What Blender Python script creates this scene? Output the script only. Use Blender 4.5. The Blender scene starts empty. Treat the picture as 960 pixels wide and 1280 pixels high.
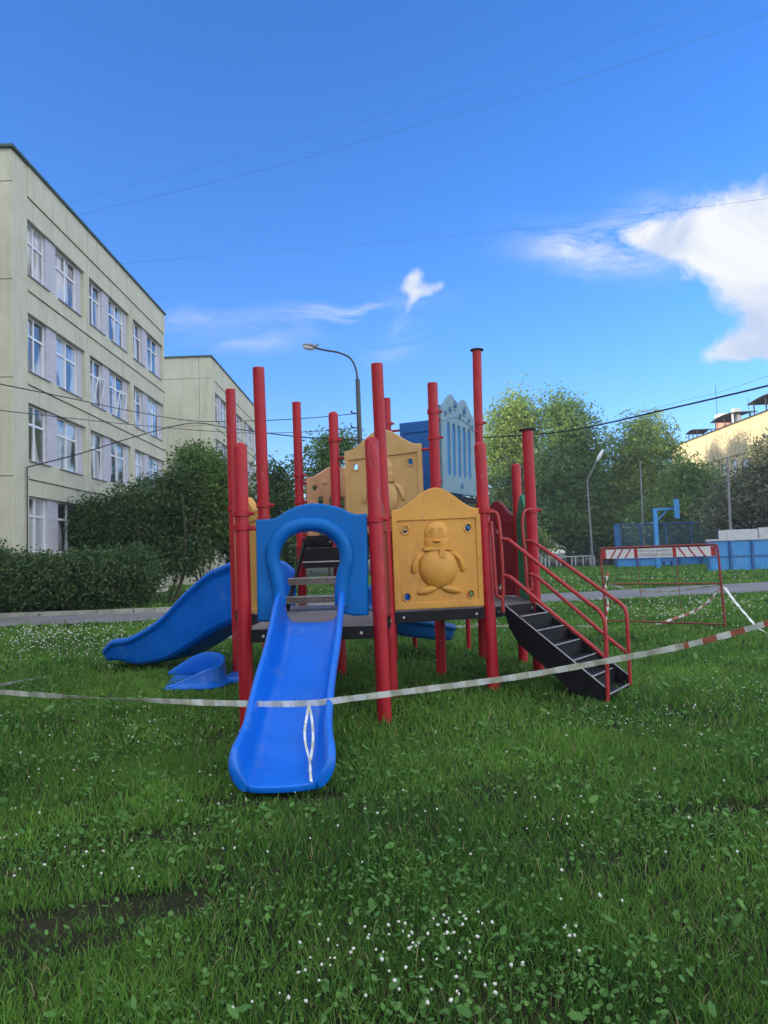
import bpy, bmesh, math, random
import numpy as np
from mathutils import Vector, Matrix
R=math.radians
random.seed(7); RNG=np.random.default_rng(7)
S=bpy.context.scene
COL=S.collection
# ------------------------------------------------------------ camera
EYE=1.5; F=950.0
PITCH=3.43; ROLL=-2.0
cam=bpy.data.cameras.new('camera'); camo=bpy.data.objects.new('camera',cam); COL.objects.link(camo)
cam.sensor_fit='VERTICAL'; cam.sensor_height=36; cam.sensor_width=27; cam.lens=F/1280*36
cam.clip_start=.05; cam.clip_end=3000
ROT=(Matrix.Rotation(R(90+PITCH),4,'X')@Matrix.Rotation(R(ROLL),4,'Z'))
camo.matrix_world=Matrix.Translation((0,0,EYE))@ROT
S.camera=camo
S.render.resolution_x=768; S.render.resolution_y=1024
def ray(u,v): return ROT.to_3x3()@Vector(((u-480)/F,-(v-640)/F,-1))
def at(u,v,Y):
    d=ray(u,v); return Vector((0,0,EYE))+d*(Y/d.y)
def G(u,v,z=0):
    d=ray(u,v); return Vector((0,0,EYE))+d*((z-EYE)/d.z)
# ------------------------------------------------------------ world and sun
SUN_EL=11; SUN_AZ=250      # azimuth clockwise from +Y
W=bpy.data.worlds.new('World'); S.world=W; W.use_nodes=True
nt=W.node_tree; N=nt.nodes; L=nt.links; N.clear()
out=N.new('ShaderNodeOutputWorld'); bg=N.new('ShaderNodeBackground')
sky=N.new('ShaderNodeTexSky'); sky.sky_type='NISHITA'; sky.sun_disc=False
sky.sun_elevation=R(SUN_EL); sky.sun_rotation=R(SUN_AZ); sky.air_density=1.0; sky.dust_density=.5; sky.ozone_density=2.5
bg.inputs['Strength'].default_value=.14
L.new(bg.outputs[0],out.inputs[0])
def M_(op,a,b=None,c=None,clamp=False):
    n=N.new('ShaderNodeMath'); n.operation=op; n.use_clamp=clamp
    for i,x in enumerate((a,b,c)):
        if x is None: continue
        if hasattr(x,'is_output') or isinstance(x,bpy.types.NodeSocket): L.new(x,n.inputs[i])
        else: n.inputs[i].default_value=x
    return n.outputs[0]
tc=N.new('ShaderNodeTexCoord'); sp=N.new('ShaderNodeSeparateXYZ'); L.new(tc.outputs['Generated'],sp.inputs[0])
yy=M_('MAXIMUM',sp.outputs[1],.02)
ca=M_('DIVIDE',sp.outputs[0],yy); cb=M_('DIVIDE',sp.outputs[2],yy)
cmb=N.new('ShaderNodeCombineXYZ'); L.new(ca,cmb.inputs[0]); L.new(cb,cmb.inputs[1])
def noise(scale,detail,rough=.6,vec=None,dist=0):
    n=N.new('ShaderNodeTexNoise'); n.inputs['Scale'].default_value=scale; n.inputs['Detail'].default_value=detail
    n.inputs['Roughness'].default_value=rough; n.inputs['Distortion'].default_value=dist
    L.new(vec or cmb.outputs[0],n.inputs['Vector']); return n
wn=noise(5,3); wm=N.new('ShaderNodeVectorMath'); wm.operation='SUBTRACT'; L.new(wn.outputs['Color'],wm.inputs[0]); wm.inputs[1].default_value=(.5,.5,.5)
ws=N.new('ShaderNodeVectorMath'); ws.operation='SCALE'; ws.inputs['Scale'].default_value=.07; L.new(wm.outputs[0],ws.inputs[0])
wa=N.new('ShaderNodeVectorMath'); wa.operation='ADD'; L.new(cmb.outputs[0],wa.inputs[0]); L.new(ws.outputs[0],wa.inputs[1])
sw=N.new('ShaderNodeSeparateXYZ'); L.new(wa.outputs[0],sw.inputs[0])
fine=M_('ADD',M_('MULTIPLY',M_('SUBTRACT',noise(8,10,.68,wa.outputs[0],.3).outputs['Fac'],.5),1.9),.5)
wisp=noise(4,8,.65,wa.outputs[0],1.2).outputs['Fac']
def blob(u,v,rx,ry,ang=0,amp=1):
    d=ray(u,v); a0=d.x/d.y; b0=d.z/d.y
    dx=M_('SUBTRACT',sw.outputs[0],a0); dy=M_('SUBTRACT',sw.outputs[1],b0)
    c,s=math.cos(R(ang)),math.sin(R(ang))
    p=M_('DIVIDE',M_('ADD',M_('MULTIPLY',dx,c),M_('MULTIPLY',dy,s)),rx/F)
    q=M_('DIVIDE',M_('SUBTRACT',M_('MULTIPLY',dy,c),M_('MULTIPLY',dx,s)),ry/F)
    r=M_('ADD',M_('MULTIPLY',p,p),M_('MULTIPLY',q,q))
    return M_('MULTIPLY',M_('EXPONENT',M_('MULTIPLY',r,-1.0)),amp)
def total(bs):
    t=bs[0]
    for b in bs[1:]: t=M_('ADD',t,b)
    return t
dense=total([blob(900,300,85,50,-24,1.0),blob(975,290,80,62,0,1.0),blob(955,360,55,60,-30,1.0),blob(972,425,40,45,0,1.0),blob(925,440,55,14,8,.9),blob(514,350,11,20,-35,.85),blob(534,360,18,10,20,.8),blob(514,382,8,22,-20,.62),blob(800,292,48,16,-12,.62),blob(846,296,45,18,-30,.85)])
thin=total([blob(745,305,85,26,-6,1.15),blob(810,285,75,36,15,1.1),blob(880,260,70,22,15,.6),blob(310,430,80,15,6,.75),blob(360,392,130,14,4,.6),blob(455,386,60,9,8,.6),blob(495,432,40,16,25,.5),blob(225,408,35,18,0,.4),blob(505,408,16,22,0,.5)])
big_=noise(14,12,.72,wa.outputs[0],.5).outputs['Fac']
edge=M_('ADD',M_('MULTIPLY',M_('SUBTRACT',fine,.5),.6),M_('MULTIPLY',M_('SUBTRACT',big_,.5),1.5))
cm1=M_('MULTIPLY',M_('SUBTRACT',M_('ADD',dense,edge),.34),2.0,clamp=True)
sv=N.new('ShaderNodeMapping'); sv.inputs['Scale'].default_value=(3.2,13,1); sv.inputs['Rotation'].default_value=(0,0,R(-14)); L.new(wa.outputs[0],sv.inputs[0])
fib=noise(1.6,12,.72,sv.outputs[0],.7).outputs['Fac']
cm2=M_('MULTIPLY',M_('MULTIPLY',M_('SUBTRACT',fib,.40),4.2,clamp=True),M_('MULTIPLY',thin,.72,clamp=True))
cm=M_('MAXIMUM',M_('MULTIPLY',cm1,M_('MULTIPLY',dense,2.2,clamp=True)),cm2,clamp=True)
hs=N.new('ShaderNodeHueSaturation'); hs.inputs['Saturation'].default_value=1.28
tn=N.new('ShaderNodeMix'); tn.data_type='RGBA'; tn.blend_type='MULTIPLY'; tn.inputs['Factor'].default_value=1; tn.inputs['B'].default_value=(.54,.645,1.0,1); hs.inputs['Hue'].default_value=.497; hs.inputs['Value'].default_value=1.0
L.new(sky.outputs[0],hs.inputs['Color']); L.new(hs.outputs[0],tn.inputs['A'])
mx=N.new('ShaderNodeMix'); mx.data_type='RGBA'; L.new(cm,mx.inputs['Factor']); L.new(tn.outputs['Result'],mx.inputs['A'])
cr=N.new('ShaderNodeMix'); cr.data_type='RGBA'; cr.inputs['A'].default_value=(1.45,1.75,2.35,1); cr.inputs['B'].default_value=(2.45,2.5,2.6,1)
shade=noise(6,6,.6,wa.outputs[0],.6).outputs['Fac']
L.new(M_('MULTIPLY',M_('SUBTRACT',shade,.36),4.5,clamp=True),cr.inputs['Factor']); L.new(cr.outputs['Result'],mx.inputs['B'])
# broken bright cloud cover, added outside the view to whiten and lift the light
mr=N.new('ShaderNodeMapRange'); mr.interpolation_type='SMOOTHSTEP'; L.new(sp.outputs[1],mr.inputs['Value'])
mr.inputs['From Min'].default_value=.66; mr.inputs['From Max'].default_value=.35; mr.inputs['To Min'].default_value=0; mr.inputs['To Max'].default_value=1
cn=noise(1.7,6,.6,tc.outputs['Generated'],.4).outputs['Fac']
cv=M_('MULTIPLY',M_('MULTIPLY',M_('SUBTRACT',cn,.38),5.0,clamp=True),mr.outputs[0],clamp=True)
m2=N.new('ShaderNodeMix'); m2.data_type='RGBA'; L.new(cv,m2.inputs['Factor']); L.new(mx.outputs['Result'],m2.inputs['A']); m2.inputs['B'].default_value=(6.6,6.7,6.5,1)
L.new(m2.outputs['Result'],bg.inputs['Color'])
sl=bpy.data.lights.new('sun','SUN'); sl.energy=3.4; sl.angle=R(.5); sl.color=(1,.86,.66)
so=bpy.data.objects.new('sun',sl); COL.objects.link(so)
sd=Vector((math.sin(R(SUN_AZ))*math.cos(R(SUN_EL)),math.cos(R(SUN_AZ))*math.cos(R(SUN_EL)),math.sin(R(SUN_EL))))
so.rotation_euler=sd.to_track_quat('Z','Y').to_euler(); so.location=(0,0,40)
S.view_settings.view_transform='Standard'; S.view_settings.look='None'; S.view_settings.gamma=1
S.view_settings.exposure=1.47
S.render.engine='CYCLES'; S.cycles.max_bounces=6; S.cycles.transparent_max_bounces=12
# ------------------------------------------------------------ materials
def mat(name,col,rough=.5,var=.12,scale=6,bump=0,bscale=40,metal=0,col2=None,spec=.5,detail=5,coat=0):
    m=bpy.data.materials.new(name); m.use_nodes=True; t=m.node_tree; b=t.nodes['Principled BSDF']
    b.inputs['Roughness'].default_value=rough; b.inputs['Metallic'].default_value=metal
    b.inputs['Specular IOR Level'].default_value=spec; b.inputs['Coat Weight'].default_value=coat
    tc=t.nodes.new('ShaderNodeTexCoord'); n=t.nodes.new('ShaderNodeTexNoise'); n.inputs['Scale'].default_value=scale; n.inputs['Detail'].default_value=detail
    n.inputs['Roughness'].default_value=.65
    t.links.new(tc.outputs['Object'],n.inputs['Vector'])
    r=t.nodes.new('ShaderNodeValToRGB'); r.color_ramp.elements[0].position=.35; r.color_ramp.elements[1].position=.68
    if col2 is None: c1=tuple(c*(1-var) for c in col); c2=tuple(min(1,c*(1+var)) for c in col)
    else: c1,c2=col,col2
    r.color_ramp.elements[0].color=(*c1,1); r.color_ramp.elements[1].color=(*c2,1)
    t.links.new(n.outputs['Fac'],r.inputs['Fac']); t.links.new(r.outputs[0],b.inputs['Base Color'])
    rr=t.nodes.new('ShaderNodeMapRange'); rr.inputs['To Min'].default_value=max(0,rough-.1); rr.inputs['To Max'].default_value=min(1,rough+.12)
    t.links.new(n.outputs['Fac'],rr.inputs['Value']); t.links.new(rr.outputs[0],b.inputs['Roughness'])
    if bump:
        n2=t.nodes.new('ShaderNodeTexNoise'); n2.inputs['Scale'].default_value=bscale; n2.inputs['Detail'].default_value=4
        t.links.new(tc.outputs['Object'],n2.inputs['Vector'])
        bp=t.nodes.new('ShaderNodeBump'); bp.inputs['Strength'].default_value=bump; bp.inputs['Distance'].default_value=.02
        t.links.new(n2.outputs['Fac'],bp.inputs['Height']); t.links.new(bp.outputs[0],b.inputs['Normal'])
    return m
def leafmat(name,c1,c2,trans=.35,rough=.55):
    m=bpy.data.materials.new(name); m.use_nodes=True; t=m.node_tree; b=t.nodes['Principled BSDF']; o=t.nodes['Material Output']
    a=t.nodes.new('ShaderNodeAttribute'); a.attribute_name='tint'
    r=t.nodes.new('ShaderNodeValToRGB'); r.color_ramp.elements[0].color=(*c1,1); r.color_ramp.elements[1].color=(*c2,1)
    t.links.new(a.outputs['Fac'],r.inputs['Fac']); t.links.new(r.outputs[0],b.inputs['Base Color'])
    b.inputs['Roughness'].default_value=rough; b.inputs['Specular IOR Level'].default_value=.35
    tr=t.nodes.new('ShaderNodeBsdfTranslucent'); t.links.new(r.outputs[0],tr.inputs['Color'])
    mx=t.nodes.new('ShaderNodeMixShader'); mx.inputs[0].default_value=trans
    t.links.new(b.outputs[0],mx.inputs[1]); t.links.new(tr.outputs[0],mx.inputs[2]); t.links.new(mx.outputs[0],o.inputs['Surface'])
    return m
M={}
M['red']=mat('red_paint',(.37,.007,.018),.42,.14,3,.05,120,spec=.35)
M['redrail']=mat('red_rail_paint',(.36,.022,.025),.38,.2,9,.05,120)
M['redpanel']=mat('red_plastic',(.22,.010,.022),.45,.12,5,.04,60)
M['blue']=mat('blue_plastic',(.0,.13,.62),.33,.10,2.5,.05,90,spec=.4)
M['bluepanel']=mat('blue_arch_plastic',(.0,.125,.44),.5,.10,2.5,.05,90,spec=.2)
M['yellow_old']=mat('faded_yellow_plastic',(.50,.30,.11),.6,.1,2.5,.08,70,col2=(.60,.38,.17),detail=8)
M['bluedark']=mat('blue_panel_plastic',(.002,.10,.36),.42,.1,3,.04,80)
def yellowmat():
    m=mat('yellow_plastic',(.58,.265,.035),.5,.1,2.2,.08,70,col2=(.67,.34,.06),detail=8)
    t=m.node_tree; b=t.nodes['Principled BSDF']; src=b.inputs['Base Color'].links[0].from_socket
    tc=t.nodes.new('ShaderNodeTexCoord'); mp=t.nodes.new('ShaderNodeMapping'); mp.inputs['Scale'].default_value=(4,4,1.0)
    n=t.nodes.new('ShaderNodeTexNoise'); n.inputs['Scale'].default_value=1.6; n.inputs['Detail'].default_value=6
    t.links.new(tc.outputs['Object'],mp.inputs[0]); t.links.new(mp.outputs[0],n.inputs['Vector'])
    r=t.nodes.new('ShaderNodeValToRGB'); r.color_ramp.elements[0].position=.52; r.color_ramp.elements[1].position=.78
    r.color_ramp.elements[0].color=(0,0,0,1); r.color_ramp.elements[1].color=(.3,.3,.3,1)
    mx=t.nodes.new('ShaderNodeMix'); mx.data_type='RGBA'; mx.inputs['B'].default_value=(.25,.13,.05,1)
    t.links.new(n.outputs['Fac'],r.inputs[0]); t.links.new(r.outputs[0],mx.inputs['Factor']); t.links.new(src,mx.inputs['A']); t.links.new(mx.outputs['Result'],b.inputs['Base Color'])
    return m
M['yellow']=yellowmat()
M['beige']=mat('faded_orange_plastic',(.58,.30,.15),.5,.12,4,.05,60)
M['green']=mat('green_plastic',(.02,.22,.10),.45,.1,4)
M['white_blue']=mat('faded_blue_white_plastic',(.12,.23,.31),.5,.1,7,.05,60,col2=(.19,.31,.37))
M['slat_blue']=mat('slot_blue_plastic',(.01,.15,.42),.45,.1,5)
M['black']=mat('black_metal',(.010,.010,.013),.6,.3,8,.1,90,spec=.2)
M['edge']=mat('worn_steel_edge',(.42,.42,.44),.4,.3,30,metal=.3)
M['bolt']=mat('bolt_steel',(.5,.5,.5),.35,metal=.8)
def scuff(m,col,lo=.60,hi=.66,amt=.6,sc=(9,9,3)):
    t=m.node_tree; b=t.nodes['Principled BSDF']; src=b.inputs['Base Color'].links[0].from_socket
    tc=t.nodes.new('ShaderNodeTexCoord'); mp=t.nodes.new('ShaderNodeMapping'); mp.inputs['Scale'].default_value=sc
    n=t.nodes.new('ShaderNodeTexNoise'); n.inputs['Scale'].default_value=1.5; n.inputs['Detail'].default_value=10; n.inputs['Roughness'].default_value=.75
    t.links.new(tc.outputs['Object'],mp.inputs[0]); t.links.new(mp.outputs[0],n.inputs['Vector'])
    r=t.nodes.new('ShaderNodeMapRange'); r.inputs['From Min'].default_value=lo; r.inputs['From Max'].default_value=hi; r.inputs['To Max'].default_value=amt
    mx=t.nodes.new('ShaderNodeMix'); mx.data_type='RGBA'; mx.inputs['B'].default_value=(*col,1)
    t.links.new(n.outputs['Fac'],r.inputs[0]); t.links.new(r.outputs[0],mx.inputs['Factor']); t.links.new(src,mx.inputs['A']); t.links.new(mx.outputs['Result'],b.inputs['Base Color'])
scuff(M['red'],(.44,.13,.13),.58,.68,.6,(5,5,1.5)); scuff(M['redrail'],(.12,.05,.035),.58,.66,.6)
scuff(M['blue'],(.12,.26,.48),.57,.70,.5,(2.5,2.5,2.5)); scuff(M['blue'],(.03,.06,.14),.62,.70,.5,(7,3,3)); scuff(M['bluepanel'],(.08,.20,.42),.60,.72,.3,(3,3,3))
scuff(M['yellow'],(.24,.15,.07),.55,.70,.6,(4,4,2)); scuff(M['yellow_old'],(.26,.17,.10),.58,.72,.4,(4,4,2))
scuff(M['black'],(.05,.04,.035),.58,.66,.5,(6,6,6));
def gratemat():
    m=mat('perforated_deck',(.13,.12,.125),.5,.25,6,col2=(.22,.20,.20))
    t=m.node_tree; b=t.nodes['Principled BSDF']; src=b.inputs['Base Color'].links[0].from_socket
    tc=t.nodes.new('ShaderNodeTexCoord'); mp=t.nodes.new('ShaderNodeMapping'); mp.inputs['Scale'].default_value=(28,28,28)
    v=t.nodes.new('ShaderNodeTexVoronoi'); v.inputs['Randomness'].default_value=0; v.inputs['Scale'].default_value=1
    t.links.new(tc.outputs['Object'],mp.inputs[0]); t.links.new(mp.outputs[0],v.inputs['Vector'])
    c=t.nodes.new('ShaderNodeMath'); c.operation='LESS_THAN'; c.inputs[1].default_value=.27; t.links.new(v.outputs['Distance'],c.inputs[0])
    mx=t.nodes.new('ShaderNodeMix'); mx.data_type='RGBA'; mx.inputs['B'].default_value=(.01,.01,.01,1)
    t.links.new(c.outputs[0],mx.inputs['Factor']); t.links.new(src,mx.inputs['A']); t.links.new(mx.outputs['Result'],b.inputs['Base Color'])
    return m
M['grate']=gratemat()
M['tapew']=mat('white_tape_film',(.72,.74,.72),.35,.08,20)
M['taper']=mat('red_tape_film',(.48,.15,.11),.4,.2,10)
M['tapef']=mat('faded_tape_film',(.56,.55,.46),.4,.2,10)
M['rustred']=mat('rusty_red_paint',(.22,.035,.03),.6,.35,25,.1,200)
M['signw']=mat('white_sign_paint',(.72,.70,.72),.5,.08,20)
M['signr']=mat('red_sign_paint',(.40,.035,.04),.5,.15,10)
M['text']=mat('sign_text_ink',(.25,.27,.32),.6)
M['asphalt']=mat('asphalt',(.13,.13,.135),.85,.25,.8,.5,60,col2=(.20,.20,.205))
M['kerb']=mat('kerb_concrete',(.30,.29,.27),.85,.25,5,.4,30)
M['pipe']=mat('grey_lamp_steel',(.16,.17,.18),.5,.2,6)
M['lamp_dark']=mat('dark_lamp_pole',(.05,.06,.065),.5,.25,4)
M['lampglass']=mat('lamp_glass',(.55,.58,.6),.15,.05,5)
M['cable']=mat('cable_rubber',(.012,.012,.014),.7)
M['cablegrey']=mat('steel_wire',(.05,.08,.16),.9,spec=.05)
M['court']=mat('blue_board_paint',(.02,.20,.52),.5,.18,2.5,.1,30,col2=(.05,.28,.60))
M['courtpost']=mat('blue_post_paint',(.01,.09,.27),.5,.2,3)
M['whitepaint']=mat('white_paint',(.45,.46,.47),.5,.12,3)
M['frame']=mat('white_window_frame',(.72,.74,.80),.35,.05,3)
M['sill']=mat('window_sill_metal',(.20,.21,.24),.4)
M['bark']=mat('bark',(.07,.055,.04),.9,.4,12,.5,40)
M['roofmetal']=mat('green_roof_flashing',(.03,.07,.06),.5)
M['tar']=mat('roof_tar',(.03,.032,.034),.8)
M['brickred']=mat('red_brick_vent',(.42,.20,.14),.8,.2,8)
M['soil']=mat('dark_soil',(.022,.018,.013),.95,.4,14,.8,50,col2=(.055,.048,.035))
def wallmat(name,c1,c2,bump=.5):
    m=mat(name,c1,.85,.1,1.1,bump,55,col2=c2,detail=9)
    t=m.node_tree; b=t.nodes['Principled BSDF']; src=b.inputs['Base Color'].links[0].from_socket
    tc=t.nodes.new('ShaderNodeTexCoord'); mp=t.nodes.new('ShaderNodeMapping'); mp.inputs['Scale'].default_value=(2.5,2.5,.22)
    n=t.nodes.new('ShaderNodeTexNoise'); n.inputs['Scale'].default_value=1.4; n.inputs['Detail'].default_value=7
    t.links.new(tc.outputs['Object'],mp.inputs[0]); t.links.new(mp.outputs[0],n.inputs['Vector'])
    r=t.nodes.new('ShaderNodeValToRGB'); r.color_ramp.elements[0].position=.5; r.color_ramp.elements[1].position=.85
    r.color_ramp.elements[0].color=(0,0,0,1); r.color_ramp.elements[1].color=(.5,.5,.5,1)
    mx=t.nodes.new('ShaderNodeMix'); mx.data_type='RGBA'; mx.inputs['B'].default_value=(c1[0]*.55,c1[1]*.55,c1[2]*.55,1)
    t.links.new(n.outputs['Fac'],r.inputs[0]); t.links.new(r.outputs[0],mx.inputs['Factor']); t.links.new(src,mx.inputs['A']); t.links.new(mx.outputs['Result'],b.inputs['Base Color'])
    return m
M['wall']=wallmat('pebbledash_wall',(.49,.48,.37),(.57,.56,.45))
M['wall2']=wallmat('cream_panel_wall',(.42,.35,.20),(.49,.42,.26))
M['joint']=mat('joint_mortar',(.46,.46,.42),.8,.1,3)
def brickmat():
    m=mat('pale_painted_brick',(.50,.49,.56),.8,.08,3)
    t=m.node_tree; b=t.nodes['Principled BSDF']
    tc=t.nodes.new('ShaderNodeTexCoord'); sp=t.nodes.new('ShaderNodeSeparateXYZ'); cb_=t.nodes.new('ShaderNodeCombineXYZ')
    t.links.new(tc.outputs['Object'],sp.inputs[0]); t.links.new(sp.outputs[1],cb_.inputs[0]); t.links.new(sp.outputs[2],cb_.inputs[1])
    br=t.nodes.new('ShaderNodeTexBrick'); br.inputs['Scale'].default_value=1; br.inputs['Brick Width'].default_value=.27; br.inputs['Row Height'].default_value=.10
    br.inputs['Mortar Size'].default_value=.008; br.inputs['Color1'].default_value=(.46,.46,.55,1); br.inputs['Color2'].default_value=(.54,.54,.62,1); br.inputs['Mortar'].default_value=(.30,.30,.36,1)
    t.links.new(cb_.outputs[0],br.inputs['Vector']); t.links.new(br.outputs['Color'],b.inputs['Base Color'])
    return m
M['brick']=brickmat()
def glassmat():
    m=bpy.data.materials.new('window_glass'); m.use_nodes=True; t=m.node_tree; b=t.nodes['Principled BSDF']
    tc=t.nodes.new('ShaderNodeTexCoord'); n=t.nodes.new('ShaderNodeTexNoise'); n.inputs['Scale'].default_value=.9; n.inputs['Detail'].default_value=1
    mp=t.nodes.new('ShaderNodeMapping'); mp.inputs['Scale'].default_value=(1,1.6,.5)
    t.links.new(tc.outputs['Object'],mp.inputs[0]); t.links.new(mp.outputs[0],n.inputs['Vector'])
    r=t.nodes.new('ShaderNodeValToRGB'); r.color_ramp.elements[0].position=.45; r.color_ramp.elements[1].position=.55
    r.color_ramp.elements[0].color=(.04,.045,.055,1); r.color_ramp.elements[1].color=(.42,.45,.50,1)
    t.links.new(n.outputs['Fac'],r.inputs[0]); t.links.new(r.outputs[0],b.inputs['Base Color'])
    b.inputs['Roughness'].default_value=.04; b.inputs['IOR'].default_value=2.3
    bp=t.nodes.new('ShaderNodeBump'); bp.inputs['Strength'].default_value=.05; bp.inputs['Distance'].default_value=.05
    n2=t.nodes.new('ShaderNodeTexNoise'); n2.inputs['Scale'].default_value=1.5; t.links.new(tc.outputs['Object'],n2.inputs['Vector'])
    t.links.new(n2.outputs['Fac'],bp.inputs['Height']); t.links.new(bp.outputs[0],b.inputs['Normal'])
    return m
M['glass']=glassmat()
def meshmat():
    m=bpy.data.materials.new('chain_link'); m.use_nodes=True; t=m.node_tree; b=t.nodes['Principled BSDF']; o=t.nodes['Material Output']
    b.inputs['Base Color'].default_value=(.05,.12,.22,1)
    tc=t.nodes.new('ShaderNodeTexCoord'); sp=t.nodes.new('ShaderNodeSeparateXYZ'); t.links.new(tc.outputs['Object'],sp.inputs[0])
    def m2(op,a,b_):
        n=t.nodes.new('ShaderNodeMath'); n.operation=op
        for i,x in enumerate((a,b_)):
            if isinstance(x,(int,float)): n.inputs[i].default_value=x
            else: t.links.new(x,n.inputs[i])
        return n.outputs[0]
    h=m2('ADD',sp.outputs[0],sp.outputs[1])
    g=[]
    for sgn in ('ADD','SUBTRACT'):
        f=m2('FRACT',m2('MULTIPLY',m2(sgn,h,sp.outputs[2]),9.0),0); g.append(m2('LESS_THAN',f,.16))
    k=m2('MAXIMUM',g[0],g[1])
    tr=t.nodes.new('ShaderNodeBsdfTransparent'); mx=t.nodes.new('ShaderNodeMixShader')
    t.links.new(k,mx.inputs[0]); t.links.new(tr.outputs[0],mx.inputs[1]); t.links.new(b.outputs[0],mx.inputs[2]); t.links.new(mx.outputs[0],o.inputs['Surface'])
    return m
M['mesh']=meshmat()
scuff(M['court'],(.20,.34,.48),.58,.68,.5,(1.2,1.2,.8))
# ------------------------------------------------------------ mesh helpers
class MB:
    def __init__(s): s.v=[]; s.f=[]; s.m=[]
    def add(s,v,f,mi=0):
        o=len(s.v); s.v+= [tuple(p) for p in v]; s.f+=[tuple(i+o for i in q) for q in f]; s.m+=[mi]*len(f); return s
    def box(s,c,d,ax=None,mi=0):
        c=Vector(c); X,Y,Z=ax if ax else (Vector((1,0,0)),Vector((0,1,0)),Vector((0,0,1)))
        v=[c+X*(i*d[0]/2)+Y*(j*d[1]/2)+Z*(k*d[2]/2) for i in(-1,1) for j in(-1,1) for k in(-1,1)]
        return s.add(v,[(0,1,3,2),(4,6,7,5),(0,4,5,1),(2,3,7,6),(0,2,6,4),(1,5,7,3)],mi)
    def bb(s,a,b,mi=0):
        return s.box([(a[i]+b[i])/2 for i in range(3)],[abs(b[i]-a[i]) for i in range(3)],None,mi)
    def beam(s,a,b,w,h,mi=0,up=Vector((0,0,1))):
        a=Vector(a); b=Vector(b); X=(b-a); l=X.length; X.normalize(); Y=up.cross(X).normalized(); Z=X.cross(Y)
        return s.box((a+b)/2,(l,w,h),(X,Y,Z),mi)
    def tube(s,pts,r,n=12,mi=0,cap=True,dome=False):
        pts=[Vector(p) for p in pts]; k=len(pts); rs=r if isinstance(r,(list,tuple)) else [r]*k
        if dome:
            d=(pts[-1]-pts[-2]).normalized(); R0=rs[-1]; rs=list(rs)
            for a in (.35,.65,.88,.99): pts.append(pts[k-1]+d*R0*a*.8); rs.append(R0*math.sqrt(max(.0004,1-a*a)))
            k=len(pts)
        v=[];U=None
        for i,p in enumerate(pts):
            t=(pts[min(i+1,k-1)]-pts[max(i-1,0)]).normalized()
            if U is None:
                U=t.orthogonal().normalized() if abs(t.z)<.95 else Vector((1,0,0)); 
            U=(U-t*U.dot(t)).normalized(); V=t.cross(U)
            for j in range(n):
                a=2*math.pi*j/n; v.append(p+U*(math.cos(a)*rs[i])+V*(math.sin(a)*rs[i]))
        f=[(i*n+j,i*n+(j+1)%n,(i+1)*n+(j+1)%n,(i+1)*n+j) for i in range(k-1) for j in range(n)]
        if cap: f+= [tuple(range(n-1,-1,-1)),tuple((k-1)*n+j for j in range(n))]
        return s.add(v,f,mi)
    def ball(s,c,r,X=Vector((1,0,0)),Y=Vector((0,1,0)),Z=Vector((0,0,1)),n=18,m=10,mi=0):
        c=Vector(c); v=[];f=[]
        for i in range(m+1):
            t=math.pi*i/m
            for j in range(n):
                p=2*math.pi*j/n
                v.append(c+X*(r[0]*math.sin(t)*math.cos(p))+Y*(r[1]*math.sin(t)*math.sin(p))+Z*(r[2]*math.cos(t)))
        f=[(i*n+j,(i+1)*n+j,(i+1)*n+(j+1)%n,i*n+(j+1)%n) for i in range(m) for j in range(n)]
        return s.add(v,f,mi)
    def build(s,name,mats,parent=None,smooth=35,bevel=0,sub=0):
        me=bpy.data.meshes.new(name); me.from_pydata(s.v,[],s.f)
        for m in (mats if isinstance(mats,(list,tuple)) else [mats]): me.materials.append(m)
        me.polygons.foreach_set('material_index',s.m)
        me.update()
        bm=bmesh.new(); bm.from_mesh(me); bmesh.ops.recalc_face_normals(bm,faces=bm.faces); bm.to_mesh(me); bm.free()
        if smooth:
            me.polygons.foreach_set('use_smooth',[True]*len(me.polygons))
            me.set_sharp_from_angle(angle=R(smooth))
        o=bpy.data.objects.new(name,me); COL.objects.link(o)
        if parent: 
            o.parent=parent; o.matrix_parent_inverse=Matrix.Identity(4)
            o.location=-abs_loc(parent)
        if bevel:
            b=o.modifiers.new('bevel','BEVEL'); b.width=bevel; b.segments=2; b.limit_method='ANGLE'; b.angle_limit=R(50)
        if sub:
            b=o.modifiers.new('sub','SUBSURF'); b.levels=sub; b.render_levels=sub
        return o
def abs_loc(o):
    p=o; t=Vector((0,0,0))
    while p: t+=p.location; p=p.parent
    return t
def tag(o,label=None,cat=None,group=None,kind=None):
    if label: o['label']=label
    if cat: o['category']=cat
    if group: o['group']=group
    if kind: o['kind']=kind
    return o
def empty(name,loc,label,cat,group=None):
    o=bpy.data.objects.new(name,None); COL.objects.link(o); o.location=loc; o.empty_display_size=.2
    return tag(o,label,cat,group)
def npmesh(name,V,Fc,n,mats,tint=None,mi=None,smooth=False):
    """V (k,3), Fc flat loop vertex ids, n verts per face"""
    me=bpy.data.meshes.new(name); me.vertices.add(len(V)); me.vertices.foreach_set('co',np.asarray(V,dtype=np.float32).ravel())
    nf=len(Fc)//n; me.loops.add(len(Fc)); me.loops.foreach_set('vertex_index',np.asarray(Fc,dtype=np.int32))
    me.polygons.add(nf); me.polygons.foreach_set('loop_start',np.arange(nf,dtype=np.int32)*n)
    if mi is not None: me.polygons.foreach_set('material_index',np.asarray(mi,dtype=np.int32))
    if smooth: me.polygons.foreach_set('use_smooth',np.ones(nf,dtype=bool))
    for m in (mats if isinstance(mats,(list,tuple)) else [mats]): me.materials.append(m)
    if tint is not None:
        a=me.attributes.new('tint','FLOAT','POINT'); a.data.foreach_set('value',np.asarray(tint,dtype=np.float32))
    me.update(calc_edges=True); me.validate()
    return me
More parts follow.
